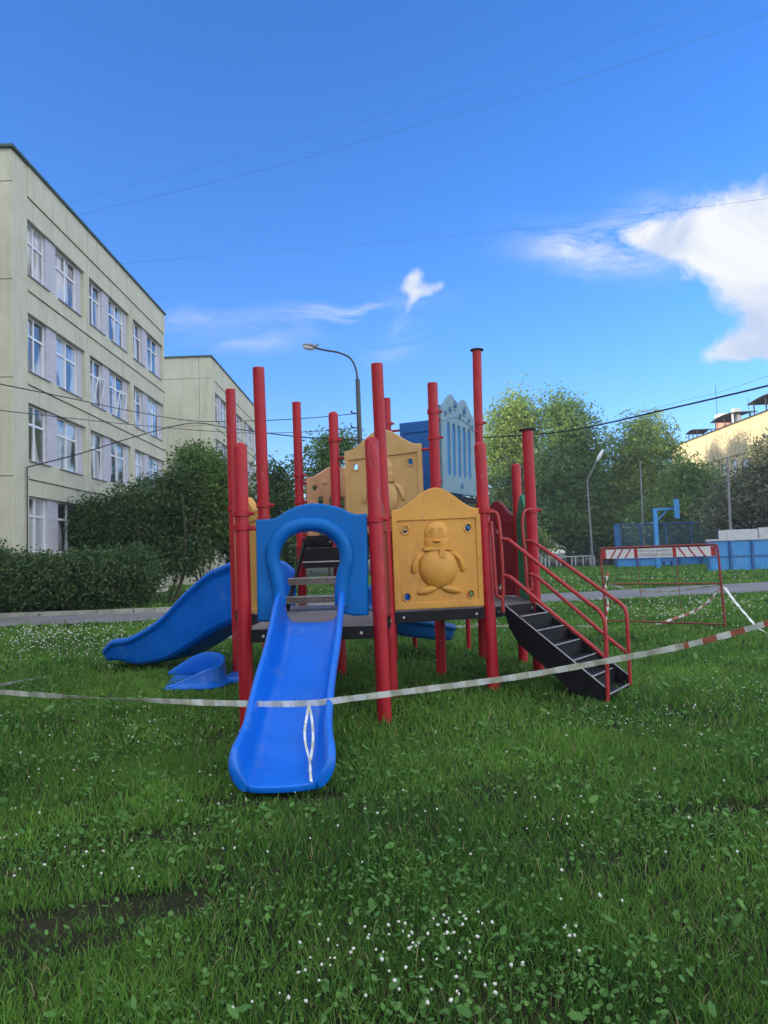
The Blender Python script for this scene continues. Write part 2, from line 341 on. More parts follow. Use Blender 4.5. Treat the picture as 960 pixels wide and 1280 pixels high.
def plate(mb,outline,holes,th,bev,org,X,Z,off=0,mi=0):
    """flat plate from a 2D outline with holes, standing in the X,Z plane, thickness along N=X x Z"""
    cu=bpy.data.curves.new('c','CURVE'); cu.dimensions='2D'; cu.fill_mode='BOTH'; cu.extrude=max(.0005,th/2-bev); cu.bevel_depth=bev; cu.bevel_resolution=2; cu.offset=-bev
    for ln in [outline]+list(holes):
        sp=cu.splines.new('POLY'); sp.points.add(len(ln)-1); sp.use_cyclic_u=True
        for i,(x,y) in enumerate(ln): sp.points[i].co=(x,y,0,1)
    o=bpy.data.objects.new('c',cu); COL.objects.link(o); dg=bpy.context.evaluated_depsgraph_get()
    me=bpy.data.meshes.new_from_object(o.evaluated_get(dg))
    X=X.normalized(); Z=Z.normalized(); Nn=Z.cross(X).normalized()
    v=[org+X*p.co.x+Z*p.co.y+Nn*(p.co.z+off) for p in me.vertices]; f=[tuple(p.vertices) for p in me.polygons]
    mb.add(v,f,mi); bpy.data.objects.remove(o); bpy.data.curves.remove(cu); bpy.data.meshes.remove(me)
def circ(cx,cy,r,n=20,ry=None): return [(cx+r*math.cos(2*math.pi*i/n),cy+(ry or r)*math.sin(2*math.pi*i/n)) for i in range(n)]
def archtop(w,h,peak,k=.5,base=0):
    """panel outline: flat shoulders and a bell shaped crown"""
    pts=[(-w/2,base),(w/2,base),(w/2,h)]
    for i in range(25):
        t=1-2*i/24; x=t*w/2*.93
        s=max(0,1-abs(t)); s=s*s*(3-2*s); 
        s=(math.cos(math.pi*t)*.5+.5)**.95
        pts.append((x,h+peak*s))
    pts.append((-w/2,h)); return pts
def smoothpath(P,n=8):
    P=[Vector(p) for p in P]; out=[]
    for i in range(len(P)-1):
        p0=P[max(i-1,0)];p1=P[i];p2=P[i+1];p3=P[min(i+2,len(P)-1)]
        for k in range(n):
            t=k/n; out.append(.5*((2*p1)+(p2-p0)*t+(2*p0-5*p1+4*p2-p3)*t*t+(3*p1-p0-3*p2+p3)*t**3))
    out.append(P[-1]); return out
UP=Vector((0,0,1))
# ------------------------------------------------------------ ground
def terrain():
    xs=np.concatenate([np.linspace(-600,-40,15),np.linspace(-35,35,141),np.linspace(40,600,15)])
    ys=np.concatenate([np.linspace(-60,0,10),np.linspace(.5,36,143),np.linspace(40,900,30)])
    X,Y=np.meshgrid(xs,ys); Z=.018*np.sin(X*1.7+Y*.6)*np.cos(Y*1.3)+.012*np.sin(X*3.1)*np.sin(Y*2.7)-.02
    Z=np.where((Y>19)|(Y<-2)|(np.abs(X)>20),-.02,Z)
    nx=len(xs); ny=len(ys); V=np.stack([X,Y,Z],-1).reshape(-1,3)
    i,j=np.meshgrid(np.arange(ny-1),np.arange(nx-1),indexing='ij'); a=(i*nx+j).ravel()
    Fc=np.stack([a,a+1,a+nx+1,a+nx],-1).ravel()
    m=mat('lawn_soil',(.010,.014,.006),.95,.3,2.2,.8,30,col2=(.040,.036,.020),detail=10,spec=.1)
    t=m.node_tree
    me=npmesh('lawn',V,Fc,4,m,smooth=True); o=bpy.data.objects.new('lawn',me); COL.objects.link(o); tag(o,'uneven green lawn soil under the playground','ground',kind='structure')
terrain()
# road : kerb line on the far side, asphalt path crossing behind the playground
rd_far=[(-60,27.3),(-14,24.7),(-6,25.0),(0,26.0),(8,28.0),(16,30.5),(60,42)]
rd_near=[(-60,23.2),(-14,20.8),(-6,21.0),(0,21.8),(8,23.4),(16,25.0),(60,35)]
def strip(name,A,B,z,m,lab,mb=None):
    k=len(A); v=[(x,y,z) for x,y in A]+[(x,y,z) for x,y in B]; f=[(k+i,k+i+1,i+1,i) for i in range(k-1)]
    o=MB().add(v,f).build(name,m,smooth=0); return tag(o,lab,name,kind='structure')
A=[tuple(p)[:2] for p in smoothpath([(x,y,0) for x,y in rd_far])]; B=[tuple(p)[:2] for p in smoothpath([(x,y,0) for x,y in rd_near])]
strip('road',A,B,.008,M['asphalt'],'grey asphalt path crossing the lawn behind the playground')
mb=MB()
for i in range(len(A)-1):
    if A[i][0]>2: break
    a=Vector((*A[i],.06)); b=Vector((*A[i+1],.06)); 
    n_=max(1,round((b-a).length/1.4))
    for k in range(n_):
        p=a.lerp(b,k/n_); q=a.lerp(b,(k+.985)/n_); mb.beam(p,q,.16,.16)
tag(mb.build('kerb',M['kerb'],bevel=.012),'pale concrete kerb along the far edge of the road','kerb',kind='structure')
# ------------------------------------------------------------ buildings
def window(parent,x,y0,y1,z0,z1,tilt=0):
    """white frame facing +x at plane x, with its panes"""
    f=MB(); t=.07; ym=(y0+y1)/2; zt=z0+(z1-z0)*.66
    for a,b in ((y0,y0+t),(ym-t*.7,ym+t*.7),(y1-t,y1)): f.bb((x-.03,a,z0),(x+.04,b,z1))
    for a,b in ((z0,z0+t),(zt-t*.6,zt+t*.6),(z1-t,z1)):
        f.bb((x-.028,y0+t,a),(x+.037,ym-t*.7,b)); f.bb((x-.028,ym+t*.7,a),(x+.037,y1-t,b))
    fo=f.build('window',M['frame'],parent,smooth=0)
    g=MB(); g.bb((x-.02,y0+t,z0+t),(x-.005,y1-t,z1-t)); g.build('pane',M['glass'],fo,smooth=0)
    s=MB(); s.bb((x-.02,y0-.03,z0-.06),(x+.30,y1+.05,z0-.02)); s.build('sill',M['sill'],fo,smooth=0)
    if tilt:
        h=MB(); a=tilt; yy0=y0+.09 if tilt>0 else ym; yy1=ym if tilt>0 else y1-.09
        for (p,q) in (((x+.05,yy0,z0+.1),(x+.02,yy0,zt)),((x+.05,yy1,z0+.1),(x+.02,yy1,zt))):
            h.beam((x+.04,p[1],z0+.08),(x-.0+.26,q[1],zt-.05),.06,.05)
        h.beam((x+.26,yy0,zt-.06),(x+.26,yy1,zt-.06),.05,.06)
        h.build('open_sash',M['frame'],fo,smooth=0)
CS=.85
def school(name,x,y0,nb,bay,depth,top,label,levels,y_extra=0):
    e=empty(name,(x-depth/2,y0+nb*bay/2,0),label,'building')
    w=MB(); D=.34; yc=y0; y0=y0+CS; y1=y0+nb*bay+y_extra; xb=x-D
    w.bb((xb-depth,yc+.02,-.2),(xb,y1,top-.05))             # core
    g=.014
    # long facade, panel by panel, standing proud of the core with real joints between
    for b in range(nb):
        ya=y0+b*bay; yb=ya+bay
        if b==0: w.bb((xb,yc,-.2),(x+.02,y0+.22,top))   # corner strip
        for li,(zj,zn,s,h) in enumerate(levels):
            a0=ya+.25; a1=ya+bay-.30
            w.bb((xb,(ya+.22 if b==0 else ya)+g,zj+g),(x,yb-g,s))
            w.bb((xb,(ya+.22 if b==0 else ya)+g,h),(x,yb-g,zn-g))
            w.bb((xb,(ya+.22 if b==0 else ya)+g,s),(x,a0,h)); w.bb((xb,a1,s),(x,yb-g,h))
        w.bb((xb,(ya+.22 if b==0 else ya)+g,levels[-1][1]+g),(x+.05,yb-g,top))
        w.bb((xb,ya+g,-.2),(x,yb-g,levels[0][0]-.01))
        for (zj,zn,s,h) in levels[1:]:
            w.bb((x,(ya+.22 if b==0 else ya)+g,zj+g),(x+.05,yb-g,zj+g+.10))
    # end wall panels facing the viewer
    xx=x; k=0
    for i in range(6):
        xa=x+.02-(.9 if i==0 else 0)-(0 if i==0 else .9+ (i-1)*3.2); xb_=x+.02 if i==0 else xa+3.2
        if i>0: xa=xa-3.2+0; xb_=xa+3.2
        lo=-.2
        for (zj,zn,s,h) in levels:
            w.bb((xa+g,yc-.12,zj+g),(xb_-g,yc+.018,zn-g))
        w.bb((xa+g,yc-.12,levels[-1][1]+g),(xb_-g,yc+.018,top))
        w.bb((xa+g,yc-.10,-.2),(xb_-g,yc+.018,levels[0][0]-g))
    w.build('wall',M['wall'],e,smooth=0,bevel=.012)
    r=MB(); r.bb((xb-depth-.1,yc-.25,top),(x+.14,y1+.1,top+.10)); r.build('roof',M['roofmetal'],e,smooth=0)
    pr=MB()
    for b in range(nb):
        ya=y0+b*bay
        for li,(zj,zn,s,h) in enumerate(levels):
            MB().bb((xb,ya+2.0,s),(x-.10,ya+2.9,h)).build('brick_infill',M['brick'],e,smooth=0); MB().bb((xb,ya+5.1,s),(x-.16,ya+bay-.30,h)).build('brick_infill',M['brick'],e,smooth=0)
            tl=random.choice([0,0,0,1,-1]) if li>0 and b>0 else 0
            window(e,x-.24,ya+.25,ya+2.0,s,h,tl); window(e,x-.24,ya+2.9,ya+5.1,s,h,tl if random.random()<.5 else 0)
    return e
LV=[(1.2,4.78,2.13,4.18),(4.78,8.25,5.5,7.6),(8.25,11.75,8.8,10.95),(11.75,15.3,12.4,14.5)]
XL=at(27,600,26.85).x
sch=school('school_building',XL,26.3,3,5.9,16,16.5,'pale greenish panel school block nearest on the left, three window bays deep',LV)
dr=MB(); Yc=(XL+.08)/at(34,584,1).x; P0=at(34,584,Yc); dr.tube([P0,P0+Vector((0,-.02,-5.2))],.022,6); dr.build('wall_cable',M['cable'],sch)
X2=at(262,560,55).x
school('school_building',X2,56,3,5.95,18,16.9,'second pale school block, farther away behind the first and the bushes',LV)
# two unseen blocks added only to shade the school ends, lawn and playground
o=MB().bb((-70,36,-.2),(-46,56,27)).bb((-69.9,36.1,27),(-46.1,55.9,28)); tag(o.build('apartment_building',M['wall'],smooth=0),'unseen tall block added behind the school to shade the far end wall','building')
o=MB().bb((-44,-35,-.2),(-19,26.2,18)).bb((-44.1,-35.1,18),(-18.9,26.3,18.2)); tag(o.build('shade_block',M['wall'],smooth=0),'unseen long block added out of frame left to shade the lawn','building')
# right apartment block
XR=43.0
def right_block():
    e=empty('apartment_building',(50,95,0),'cream apartment block with sunlit top storey beyond the right trees','building')
    w=MB(); y0,y1,top=70,112,16; D=.3
    w.bb((XR+D,y0,-.2),(XR+14,y1,top-.1)); g=.05
    nb=14; bw=(y1-y0)/nb
    win=[]
    for b in range(nb):
        ya=y0+b*bw; yb=ya+bw
        for s in range(4):
            z0=.6+s*2.95; z1=z0+2.95
            a,c=ya+.75,yb-.75; zz,zh=z0+.95,z0+2.35
            w.bb((XR,ya+g,z0+g),(XR+D,yb-g,zz)); w.bb((XR,ya+g,zh),(XR+D,yb-g,z1-g)); w.bb((XR,ya+g,zz),(XR+D,a,zh)); w.bb((XR,c,zz),(XR+D,yb-g,zh))
            if s>=2 and y0+b*bw>76: win.append((a,c,zz,zh))
        w.bb((XR-.04,ya+g,12.4+g),(XR+D,yb-g,top+.25))
    w.build('wall',M['wall2'],e,smooth=0)
    for a,c,z0,z1 in win:
        f=MB(); t=.09; x=XR+.16; m_=(a+c)/2
        for p,q in ((a,a+t),(m_-t/2,m_+t/2),(c-t,c)): f.bb((x-.03,p,z0),(x+.03,q,z1))
        for p,q in ((z0,z0+t),(z1-t,z1)): f.bb((x-.028,a+t,p),(x+.027,m_-t/2,q)); f.bb((x-.028,m_+t/2,p),(x+.027,c-t,q))
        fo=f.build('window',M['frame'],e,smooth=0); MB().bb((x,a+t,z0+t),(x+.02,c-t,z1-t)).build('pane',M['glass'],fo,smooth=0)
    r=MB(); r.bb((XR-.2,y0-.2,top+.25),(XR+14,y1+.2,top+.38)); r.build('roof',M['tar'],e,smooth=0)
    # roof furniture
    c=at(881,552,101); cx,cy=XR+3.2,101
    v=MB(); v.tube([(cx,cy,top+.3),(cx,cy,top+2.6)],1.3,20); v.tube([(cx,cy,top+2.6),(cx,cy,top+3.0)],1.38,20,mi=1); v.build('vent_tower',[M['brickred'],M['whitepaint']],e)
    for (yy,l,zc) in ((105.5,4,1.5),(95.5,7.5,1.7),(85,8,2.0)):
        s=MB(); n=9
        for i in range(n):
            t0=i/n; t1=(i+1)/n; za=zc+.28*math.sin(math.pi*t0); zb=zc+.28*math.sin(math.pi*t1)
            s.beam((XR+1.6,yy-l/2+l*t0,top+za),(XR+1.6,yy-l/2+l*t1,top+zb),2.6,.10)
        for q in (-.35,0,.35):
            s.bb((XR+.5,yy+q*l,top+.3),(XR+.62,yy+q*l+.12,top+zc)); s.bb((XR+2.5,yy+q*l,top+.3),(XR+2.62,yy+q*l+.12,top+zc))
        s.build('roof_canopy',M['tar'],e,smooth=0)
    a=MB()
    for yy,h in ((98.6,6.5),(84,3.4),(81,3.2),(90,3)): a.tube([(XR+1,yy,top),(XR+1,yy,top+h)],.035,6)
    a.build('antenna',M['cable'],e)
    MB().bb((XR+.6,93,top+.3),(XR+1.4,93.7,top+2.4)).build('chimney',M['whitepaint'],e,smooth=0); MB().bb((XR+.5,76,top+.4),(XR+2.4,84,top+1.3)).build('parapet_box',M['whitepaint'],e,smooth=0)
right_block()
# ------------------------------------------------------------ trees and shrubs
LM={'dark':leafmat('leaves_dark',(.040,.085,.028),(.098,.175,.056),.32),
    'mid':leafmat('leaves_mid',(.060,.125,.030),(.19,.32,.075),.42),
    'light':leafmat('leaves_light',(.10,.18,.035),(.32,.44,.10),.45),
    'brown':leafmat('leaves_reddish',(.07,.085,.05),(.20,.23,.13),.35)}
def foliage(blobs,nclump,per,leaf,clump_r,seed,shell=.55):
    """leaf quads in clumps through the blobs' volume. blobs: (x,y,z,rx,ry,rz)"""
    r=np.random.default_rng(seed); B=np.array(blobs,float); vol=B[:,3]*B[:,4]*B[:,5]; pick=r.choice(len(B),nclump,p=vol/vol.sum())
    d=r.normal(size=(nclump,3)); d/=np.linalg.norm(d,axis=1)[:,None]
    rad=(r.random(nclump)**shell)[:,None]
    lump=1+.16*np.sin(d[:,:1]*5+seed)+.12*np.sin(d[:,1:2]*7+d[:,2:]*6+seed*2)
    C=B[pick,:3]+d*B[pick,3:]*rad*lump
    n=nclump*per; ci=np.repeat(np.arange(nclump),per)
    cr=(clump_r*(.5+r.random(nclump)))[ci][:,None]
    P=C[ci]+np.clip(r.normal(size=(n,3)),-1.5,1.5)*cr*np.array([1,1,.7])*.5
    a=r.normal(size=(n,3)); a/=np.linalg.norm(a,axis=1)[:,None]
    up=np.array([0,0,1.0]); nn=r.normal(size=(n,3))+up*.9; nn/=np.linalg.norm(nn,axis=1)[:,None]
    b=np.cross(nn,a); b/=np.linalg.norm(b,axis=1)[:,None]; a=np.cross(b,nn)
    s=leaf*(.6+.8*r.random(n))[:,None]
    V=np.stack([P-a*s*.9,P+b*s*.42-a*s*.1+nn*s*.1,P+a*s,P-b*s*.42-a*s*.1+nn*s*.1],1).reshape(-1,3)
    V[:,2]=np.maximum(V[:,2],.03)
    ct=r.random(nclump)[ci]; tint=np.clip(ct*.6+r.random(n)*.4,0,1); tint=np.repeat(tint,4)
    return V,np.arange(n*4),tint
def tree(name,x,y,h,blobs,mk,leaf,ncl,per,clr,seed,label,cat='tree',group=None,trunk_r=.16,trunks=1,shell=.55):
    """blobs relative to the base, in metres"""
    e=empty(name,(x,y,0),label,cat,group); rr=random.Random(seed)
    t=MB()
    for k in range(trunks):
        a=rr.uniform(0,6.28); o=.0 if trunks==1 else .35
        base=Vector((x+math.cos(a)*o,y+math.sin(a)*o,-.05)); topx=x+math.cos(a)*o*4+rr.uniform(-.3,.3); topy=y+math.sin(a)*o*4
        P=[base,base.lerp(Vector((topx,topy,h*.35)),.5)+Vector((rr.uniform(-.08,.08),0,0)),Vector((topx,topy,h*.4)),Vector((topx+rr.uniform(-.4,.4),topy,h*.8))]
        t.tube(smoothpath(P,4),[trunk_r*(1-.8*i/12) for i in range(13)],8)
    for b in blobs:
        for k in range(3):
            s=Vector((x,y,h*rr.uniform(.15,.45))); q=Vector((x+b[0]+rr.uniform(-.6,.6)*b[3],y+b[1]+rr.uniform(-.5,.5)*b[4],b[2]+rr.uniform(-.5,.6)*b[5]))
            mid=s.lerp(q,.5)+Vector((0,0,.08*h*rr.random())); t.tube([s,mid,q],[trunk_r*.45,trunk_r*.25,trunk_r*.06],6)
    t.build('trunk',M['bark'],e)
    V,Fc,ti=foliage([(x+b[0],y+b[1],*b[2:]) for b in blobs],ncl,per,leaf,clr,seed,shell)
    V-=np.array([x,y,0])
    me=npmesh('crown',V,Fc,4,LM[mk],ti); o=bpy.data.objects.new('crown',me); COL.objects.link(o); o.parent=e
    return e
def blobs_px(px,x,y):
    """crown lobes given as (u,v,ru,rv[,dy]) in the photograph, turned into metres about the base"""
    out=[]
    for q in px:
        u,v,ru,rv=q[:4]; dy=q[4] if len(q)>4 else 0; p=at(u,v,y+dy); out.append((p.x-x,dy,p.z,ru*y/F,min(ru,rv)*y/F*1.1,rv*y/F))
    return out
def pxtree(name,u,y,px,mk,leaf,ncl,per,clr,seed,label,**k):
    x=at(u,700,y).x; bl=blobs_px(px,x,y); h=max(b[2]+b[5] for b in bl)
    return tree(name,x,y,h,bl,mk,leaf,ncl,per,clr,seed,label,**k)
# shrubs in front of the school
g1='round shrubs along the road in front of the school'
pxtree('shrub',25,25.95,[(8,730,52,36),(50,724,38,28),(-20,715,40,36)],'dark',.075,1100,22,.5,11,'low wide dark shrub at the left edge of the photo beside the kerb',cat='shrub',group=g1,trunk_r=.04,trunks=4,shell=.35)
pxtree('shrub',105,26.7,[(92,726,45,34),(125,720,40,28),(75,742,40,20)],'dark',.075,950,22,.5,12,'rounded dark shrub in the middle of the low row by the kerb',cat='shrub',group=g1,trunk_r=.04,trunks=4,shell=.35)
pxtree('shrub',172,27.6,[(165,718,36,32),(150,738,30,18)],'dark',.075,560,22,.45,13,'small dark shrub at the right end of the low row by the kerb',cat='shrub',group=g1,trunk_r=.04,trunks=4,shell=.35)
g2='lilac trees in front of the school'
pxtree('lilac_tree',130,32,[(120,655,42,30),(155,640,34,28),(95,662,22,18),(140,690,45,22)],'dark',.08,1000,24,.6,14,'spreading dark lilac under the ground floor windows, leftmost of the lilacs',group=g2,trunk_r=.08,trunks=3,shell=.4)
pxtree('lilac_tree',205,31,[(195,640,38,42),(225,618,30,34),(175,665,35,25),(205,695,38,28),(235,690,30,30)],'dark',.08,1200,24,.6,15,'dark lilac with bare stems between the shrub row and the blue side slide',group=g2,trunk_r=.055,trunks=4,shell=.4)
pxtree('lilac_tree',262,32,[(250,600,36,38),(245,575,26,20),(275,640,34,48),(235,655,30,36),(285,600,20,24)],'mid',.08,1500,24,.6,16,'tallest lilac rising up to the far school block windows',group=g2,trunk_r=.06,trunks=4,shell=.4)
pxtree('lilac_tree',335,34,[(345,615,25,40),(330,660,35,45),(300,690,25,30),(350,690,40,30)],'dark',.11,800,24,.6,17,'dark lilac seen between the leftmost red posts of the playground',group=g2,trunk_r=.055,trunks=4,shell=.4)
# trees behind
pxtree('birch_tree',412,58,[(412,575,30,34),(430,555,18,18),(395,610,26,26),(425,625,32,34),(408,550,10,16)],'mid',.17,420,22,.9,18,'loose airy tree behind the street lamp above the slotted panel',trunk_r=.14,shell=.8)
pxtree('tree',470,75,[(460,640,60,42),(440,668,60,26)],'dark',.22,600,22,1.2,19,'dark round tree far behind the middle of the playground',trunk_r=.2)
pxtree('tree',555,80,[(560,650,50,45),(520,670,50,25)],'dark',.22,600,22,1.2,20,'dark tree far behind the yellow duck panel',trunk_r=.2)
pxtree('poplar_tree',640,88,[(650,540,38,52),(620,570,26,60),(660,600,38,50),(625,640,34,50),(645,512,22,24)],'light',.20,1500,24,1.5,21,'tall bright yellow-green tree right behind the capped red post',trunk_r=.3,shell=.6)
pxtree('poplar_tree',712,84,[(715,545,34,42),(700,515,26,28),(735,590,30,52),(700,600,40,55),(720,650,45,40),(690,655,36,38)],'mid',.20,1900,24,1.5,22,'tall darker tree with pointed top left of the bent street lamp',trunk_r=.3,shell=.6)
pxtree('linden_tree',800,86,[(790,565,38,34),(805,532,24,22),(830,560,22,28),(775,610,34,42),(810,610,48,40),(850,625,40,35),(760,650,30,40)],'light',.19,2100,24,1.3,23,'broad green tree behind the basketball hoop',trunk_r=.3,shell=.6)
pxtree('linden_tree',850,72,[(870,650,40,40),(830,655,40,35),(880,610,26,34),(858,590,22,24)],'mid',.18,900,24,1.2,24,'dark tree behind the right end of the mesh fence',trunk_r=.25,shell=.5)
pxtree('maple_tree',935,60,[(940,612,38,32),(925,640,46,36),(960,570,24,26),(965,640,40,50)],'brown',.15,1500,24,1.0,25,'reddish-brown leaved tree at the right edge of the photo',trunk_r=.25,shell=.5)
pxtree('young_tree',668,62,[(668,672,16,14),(680,685,14,8)],'light',.12,160,22,.5,26,'small light green sapling beside the bent lamp',cat='tree',trunk_r=.05)
for i,(u,y,s) in enumerate(((600,95,27),(760,82,28),(900,90,29),(1010,62,30),(350,90,31),(500,95,32))):
    pxtree('bush',u,y,[(u-15,684,45,18),(u+25,680,40,20)],'dark',.22,420,20,1.0,s,['dark bush line under the bright tree','dark bush left of the blue court','dark bush behind the court fence','dark bush out of frame right','dark bush behind the lilacs','dark bush far behind the decks'][i],cat='bush',trunk_r=.06,trunks=3,shell=.4)
# ------------------------------------------------------------ sports court
def court():
    # low far boards
    YF=64
    a=at(768,690,YF); b=at(905,690,YF); x0,x1=a.x,b.x+12; z1=at(800,690,YF).z; 
    e=empty('board_fence',((x0+x1)/2,YF,0),'low light blue board fence seen through the red barrier','fence')
    p=MB(); p.bb((x0,YF,0.0),(x1,YF+.05,z1)); p.build('board',M['court'],e,smooth=0)
    q=MB(); n=12
    for i in range(n+1):
        xx=x0+(x1-x0)*i/n; q.bb((xx,YF-.12,0),(xx+.22,YF-.003,z1+.02))
    q.bb((x0,YF-.06,z1*.5),(x1,YF-.004,z1*.5+.07)); q.build('rail',M['courtpost'],e,smooth=0)
    # tall near boards at right
    YN=46
    a=at(885,700,YN); zt=at(930,675,YN).z; xs=at(884,700,YN).x; xe=xs+16
    e=empty('board_fence',((xs+xe)/2,YN,0),'tall bright blue board fence with white top rail at right edge','fence')
    p=MB(); p.bb((xs,YN,0),(xe,YN+.05,zt)); p.build('board',M['court'],e,smooth=0)
    q=MB()
    for i in range(13): q.bb((xs+i*1.33,YN-.12,0),(xs+i*1.33+.15,YN-.003,zt))
    q.bb((xs,YN-.06,zt*.45),(xe,YN-.004,zt*.45+.06)); q.build('post',M['courtpost'],e,smooth=0)
    q=MB(); q.bb((xs-.02,YN-.10,zt),(xe,YN+.1,zt+.1)); q.build('top_rail',M['whitepaint'],e,smooth=0)
    # mesh fence
    YM=66; xa=at(768,660,YM).x; xb=at(968,660,YM).x+6; zm=at(800,655,YM).z
    e=empty('mesh_fence',((xa+xb)/2,YM,0),'high chain-link fence with blue posts behind the low boards','fence')
    p=MB(); p.add([(xa,YM,.1),(xb,YM,.1),(xb,YM,zm),(xa,YM,zm)],[(0,1,2,3)]); p.build('netting',M['mesh'],e,smooth=0)
    q=MB(); n=9
    for i in range(n+1):
        xx=xa+(xb-xa)*i/n; q.tube([(xx,YM-.05,0),(xx,YM-.05,zm+.03)],.06,8)
    q.tube([(xa,YM-.05,zm),(xb,YM-.05,zm)],.045,6)
    q.bb((xa,YM-.12,0),(xa+.45,YM-.1,zm)); q.build('post',M['courtpost'],e)
    # hoop
    YH=56; e=empty('basketball_hoop',at(823,700,YH)*1,'blue basketball hoop on a bent pole over the court','hoop'); e.location.z=0
    bx=at(822,700,YH).x; zt=at(820,638,YH).z; ax=at(842,640,YH).x
    q=MB(); q.bb((bx-.13,YH-.13,0),(bx+.13,YH+.13,zt)); q.build('pole',M['court'],e,smooth=0)
    q=MB(); q.bb((bx-.13,YH-.1,zt),(ax,YH+.1,zt+.16)); q.beam((bx+.1,YH,zt-.8),(bx+.9,YH,zt),.08,.08); q.build('arm',M['court'],e,smooth=0)
    z0=at(846,648,YH).z; z1=at(846,624,YH).z
    q=MB(); X_=Vector((.55,.83,0)).normalized(); c=Vector((ax+.25,YH,(z0+z1)/2)); q.box(c,(1.5,.06,z1-z0),(X_,UP.cross(X_),UP)); 
    q.build('backboard',M['court'],e,smooth=0)
    q=MB(); rc=c+Vector((.45,-.3,-.45)); q.tube([rc+Vector((.23*math.cos(a*.4),.23*math.sin(a*.4),0)) for a in range(17)],.02,6); q.build('rim',M['redrail'],e)
    # white slabs
    for i,(u0,u1,vt,vb) in enumerate(((899,908,663,675),(909,947,661,675),(949,966,659,675))):
        a=at(u0,vb,47.5); b=at(u1,vt,47.5); o=MB().bb((a.x,47.5,0),(b.x,47.62,b.z)); tag(o.build('white_panel',M['whitepaint'],smooth=0,bevel=.02),['narrow white panel at the left end above the tall blue boards','wide pale panel above the tall blue boards','pale panel at the right edge above the tall blue boards'][i],'panel','pale panels standing behind the blue boards')
    # bench like frame in front of boards
    YB=60; a=at(835,705,YB); o=empty('bench',(a.x,YB,0),'small dark blue bench frame before the low blue boards','bench')
    q=MB(); q.bb((a.x-1,YB-.2,.45),(a.x+1,YB+.2,.5)); q.build('seat',M['courtpost'],o,smooth=0)
    q=MB()
    for s in (-.9,-.3,.3,.9): q.bb((a.x+s-.04,YB-.18,0),(a.x+s+.04,YB+.18,.45))
    q.build('leg',M['courtpost'],o,smooth=0)
    q=MB(); 
    for s in (-.5,.5): q.bb((a.x+s-.04,YB+.2,.45),(a.x+s+.04,YB+.26,1.35))
    q.bb((a.x-.5,YB+.2,1.3),(a.x+.5,YB+.26,1.38)); q.build('backrest',M['courtpost'],o,smooth=0)
court()
# white low fence far, left of the court
e=empty('picket_fence',(at(710,695,78).x,78,0),'low broken white fence under the trees behind the stairs','fence')
q=MB(); xa=at(676,695,78).x; xb=at(742,695,78).x
for i in (0,1,2,4,5,8,9,11,13,14):
    xx=xa+(xb-xa)*i/14; q.bb((xx,78,0),(xx+.12,78.06,.8+.3*random.random()))
q.bb((xa,77.97,.9),(xb,77.998,1.0)); q.build('picket',M['whitepaint'],e,smooth=0)
# ------------------------------------------------------------ street lamps and cables
def lamp_main():
    Y=29; b=G(457,700,0); bx=at(457,746,Y).x; zt=at(447,474,Y).z; tx=at(447,474,Y).x
    e=empty('street_lamp',(bx,Y,0),'tall dark street lamp with curved arm right behind the playground','street lamp')
    m=MB(); m.tube([(bx,Y,0),(tx,Y,zt)],[.12,.085],14); m.build('pole',M['lamp_dark'],e)
    m=MB(); P=[at(447,478,Y),at(445,462,Y),at(438,448,Y),at(424,441,Y),at(408,438,Y),at(394,435,Y)]; m.tube(smoothpath(P,6),.04,10); m.build('arm',M['lamp_dark'],e)
    h0=at(396,435,Y); h1=at(379,432,Y); d=(h1-h0); c=(h0+h1)/2
    m=MB(); X=d.normalized(); Yv=Vector((0,1,0)); Z=X.cross(Yv); 
    if Z.z<0: Z=-Z
    m.ball(c+Z*.03,(.30,.13,.09),X,Yv,Z); m.tube([h0+Z*.08,h0+Z*.16],.04,8); hd=m.build('lamp_head',M['pipe'],e)
    m=MB(); m.ball(c-Z*.03+X*.04,(.24,.12,.11),X,Yv,Z); m.build('lens',M['lampglass'],hd)
    m=MB(); zc=at(450,517,Y); 
    for v in (517,535,550):
        q=at(450,v,Y); m.tube([q,q+Vector((-.32,-.1,.02))],.02,6); m.ball(q+Vector((-.32,-.1,.06)),(.04,.04,.06),n=8,m=5)
    m.build('insulator',M['lamp_dark'],e)
lamp_main()
def small_lamp(u0,v0,u1,v1,Y,label,head=None,mid=None):
    a=at(u0,v0,Y); t=at(u1,v1,Y); e=empty('street_lamp',(a.x,Y,0),label,'street lamp')
    m=MB(); m.tube([(a.x,Y,0),t],[.11,.06],10); m.build('pole',M['pipe'],e)
    if head:
        h=at(*head,Y); m=MB(); m.tube([t,h],.05,8); m.build('arm',M['pipe'],e)
        d=(h-t).normalized(); m=MB(); m.ball(h+d*.45,(.62,.22,.16),d,Vector((0,1,0)),d.cross(Vector((0,1,0)))); m.build('lamp_head',M['lampglass'],e)
small_lamp(741,700,734,600,66,'thin grey lamp with short angled head before the dark trees',(747,575))
small_lamp(806,700,800,575,70,'bare grey pole standing behind the mesh fence left of the hoop')
small_lamp(914,690,909,572,50,'thin grey mast in front of the reddish tree')
def cable(pts,r,m,label):
    """pts: list of (u,v,Y)"""
    P=[at(*p) for p in pts]; o=MB().tube(smoothpath(P,10),r,6).build('overhead_cable',m); tag(o,label,'cable','overhead cables')
cable([(34,584,Yc),(100,567,27),(165,547,31),(225,531,36),(252,529,38),(280,534,36),(330,541,33),(385,547,30),(446,550,28.8)],.022,M['cable'],'black cable rising from the near school corner then running to the lamp')
cable([(-60,466,14),(0,480,18),(84,497,23),(165,514,27),(241,526,30),(317,526,30),(380,523,29.3),(446,517,28.8)],.016,M['cable'],'upper thin cable from the left edge to the lamp pole')
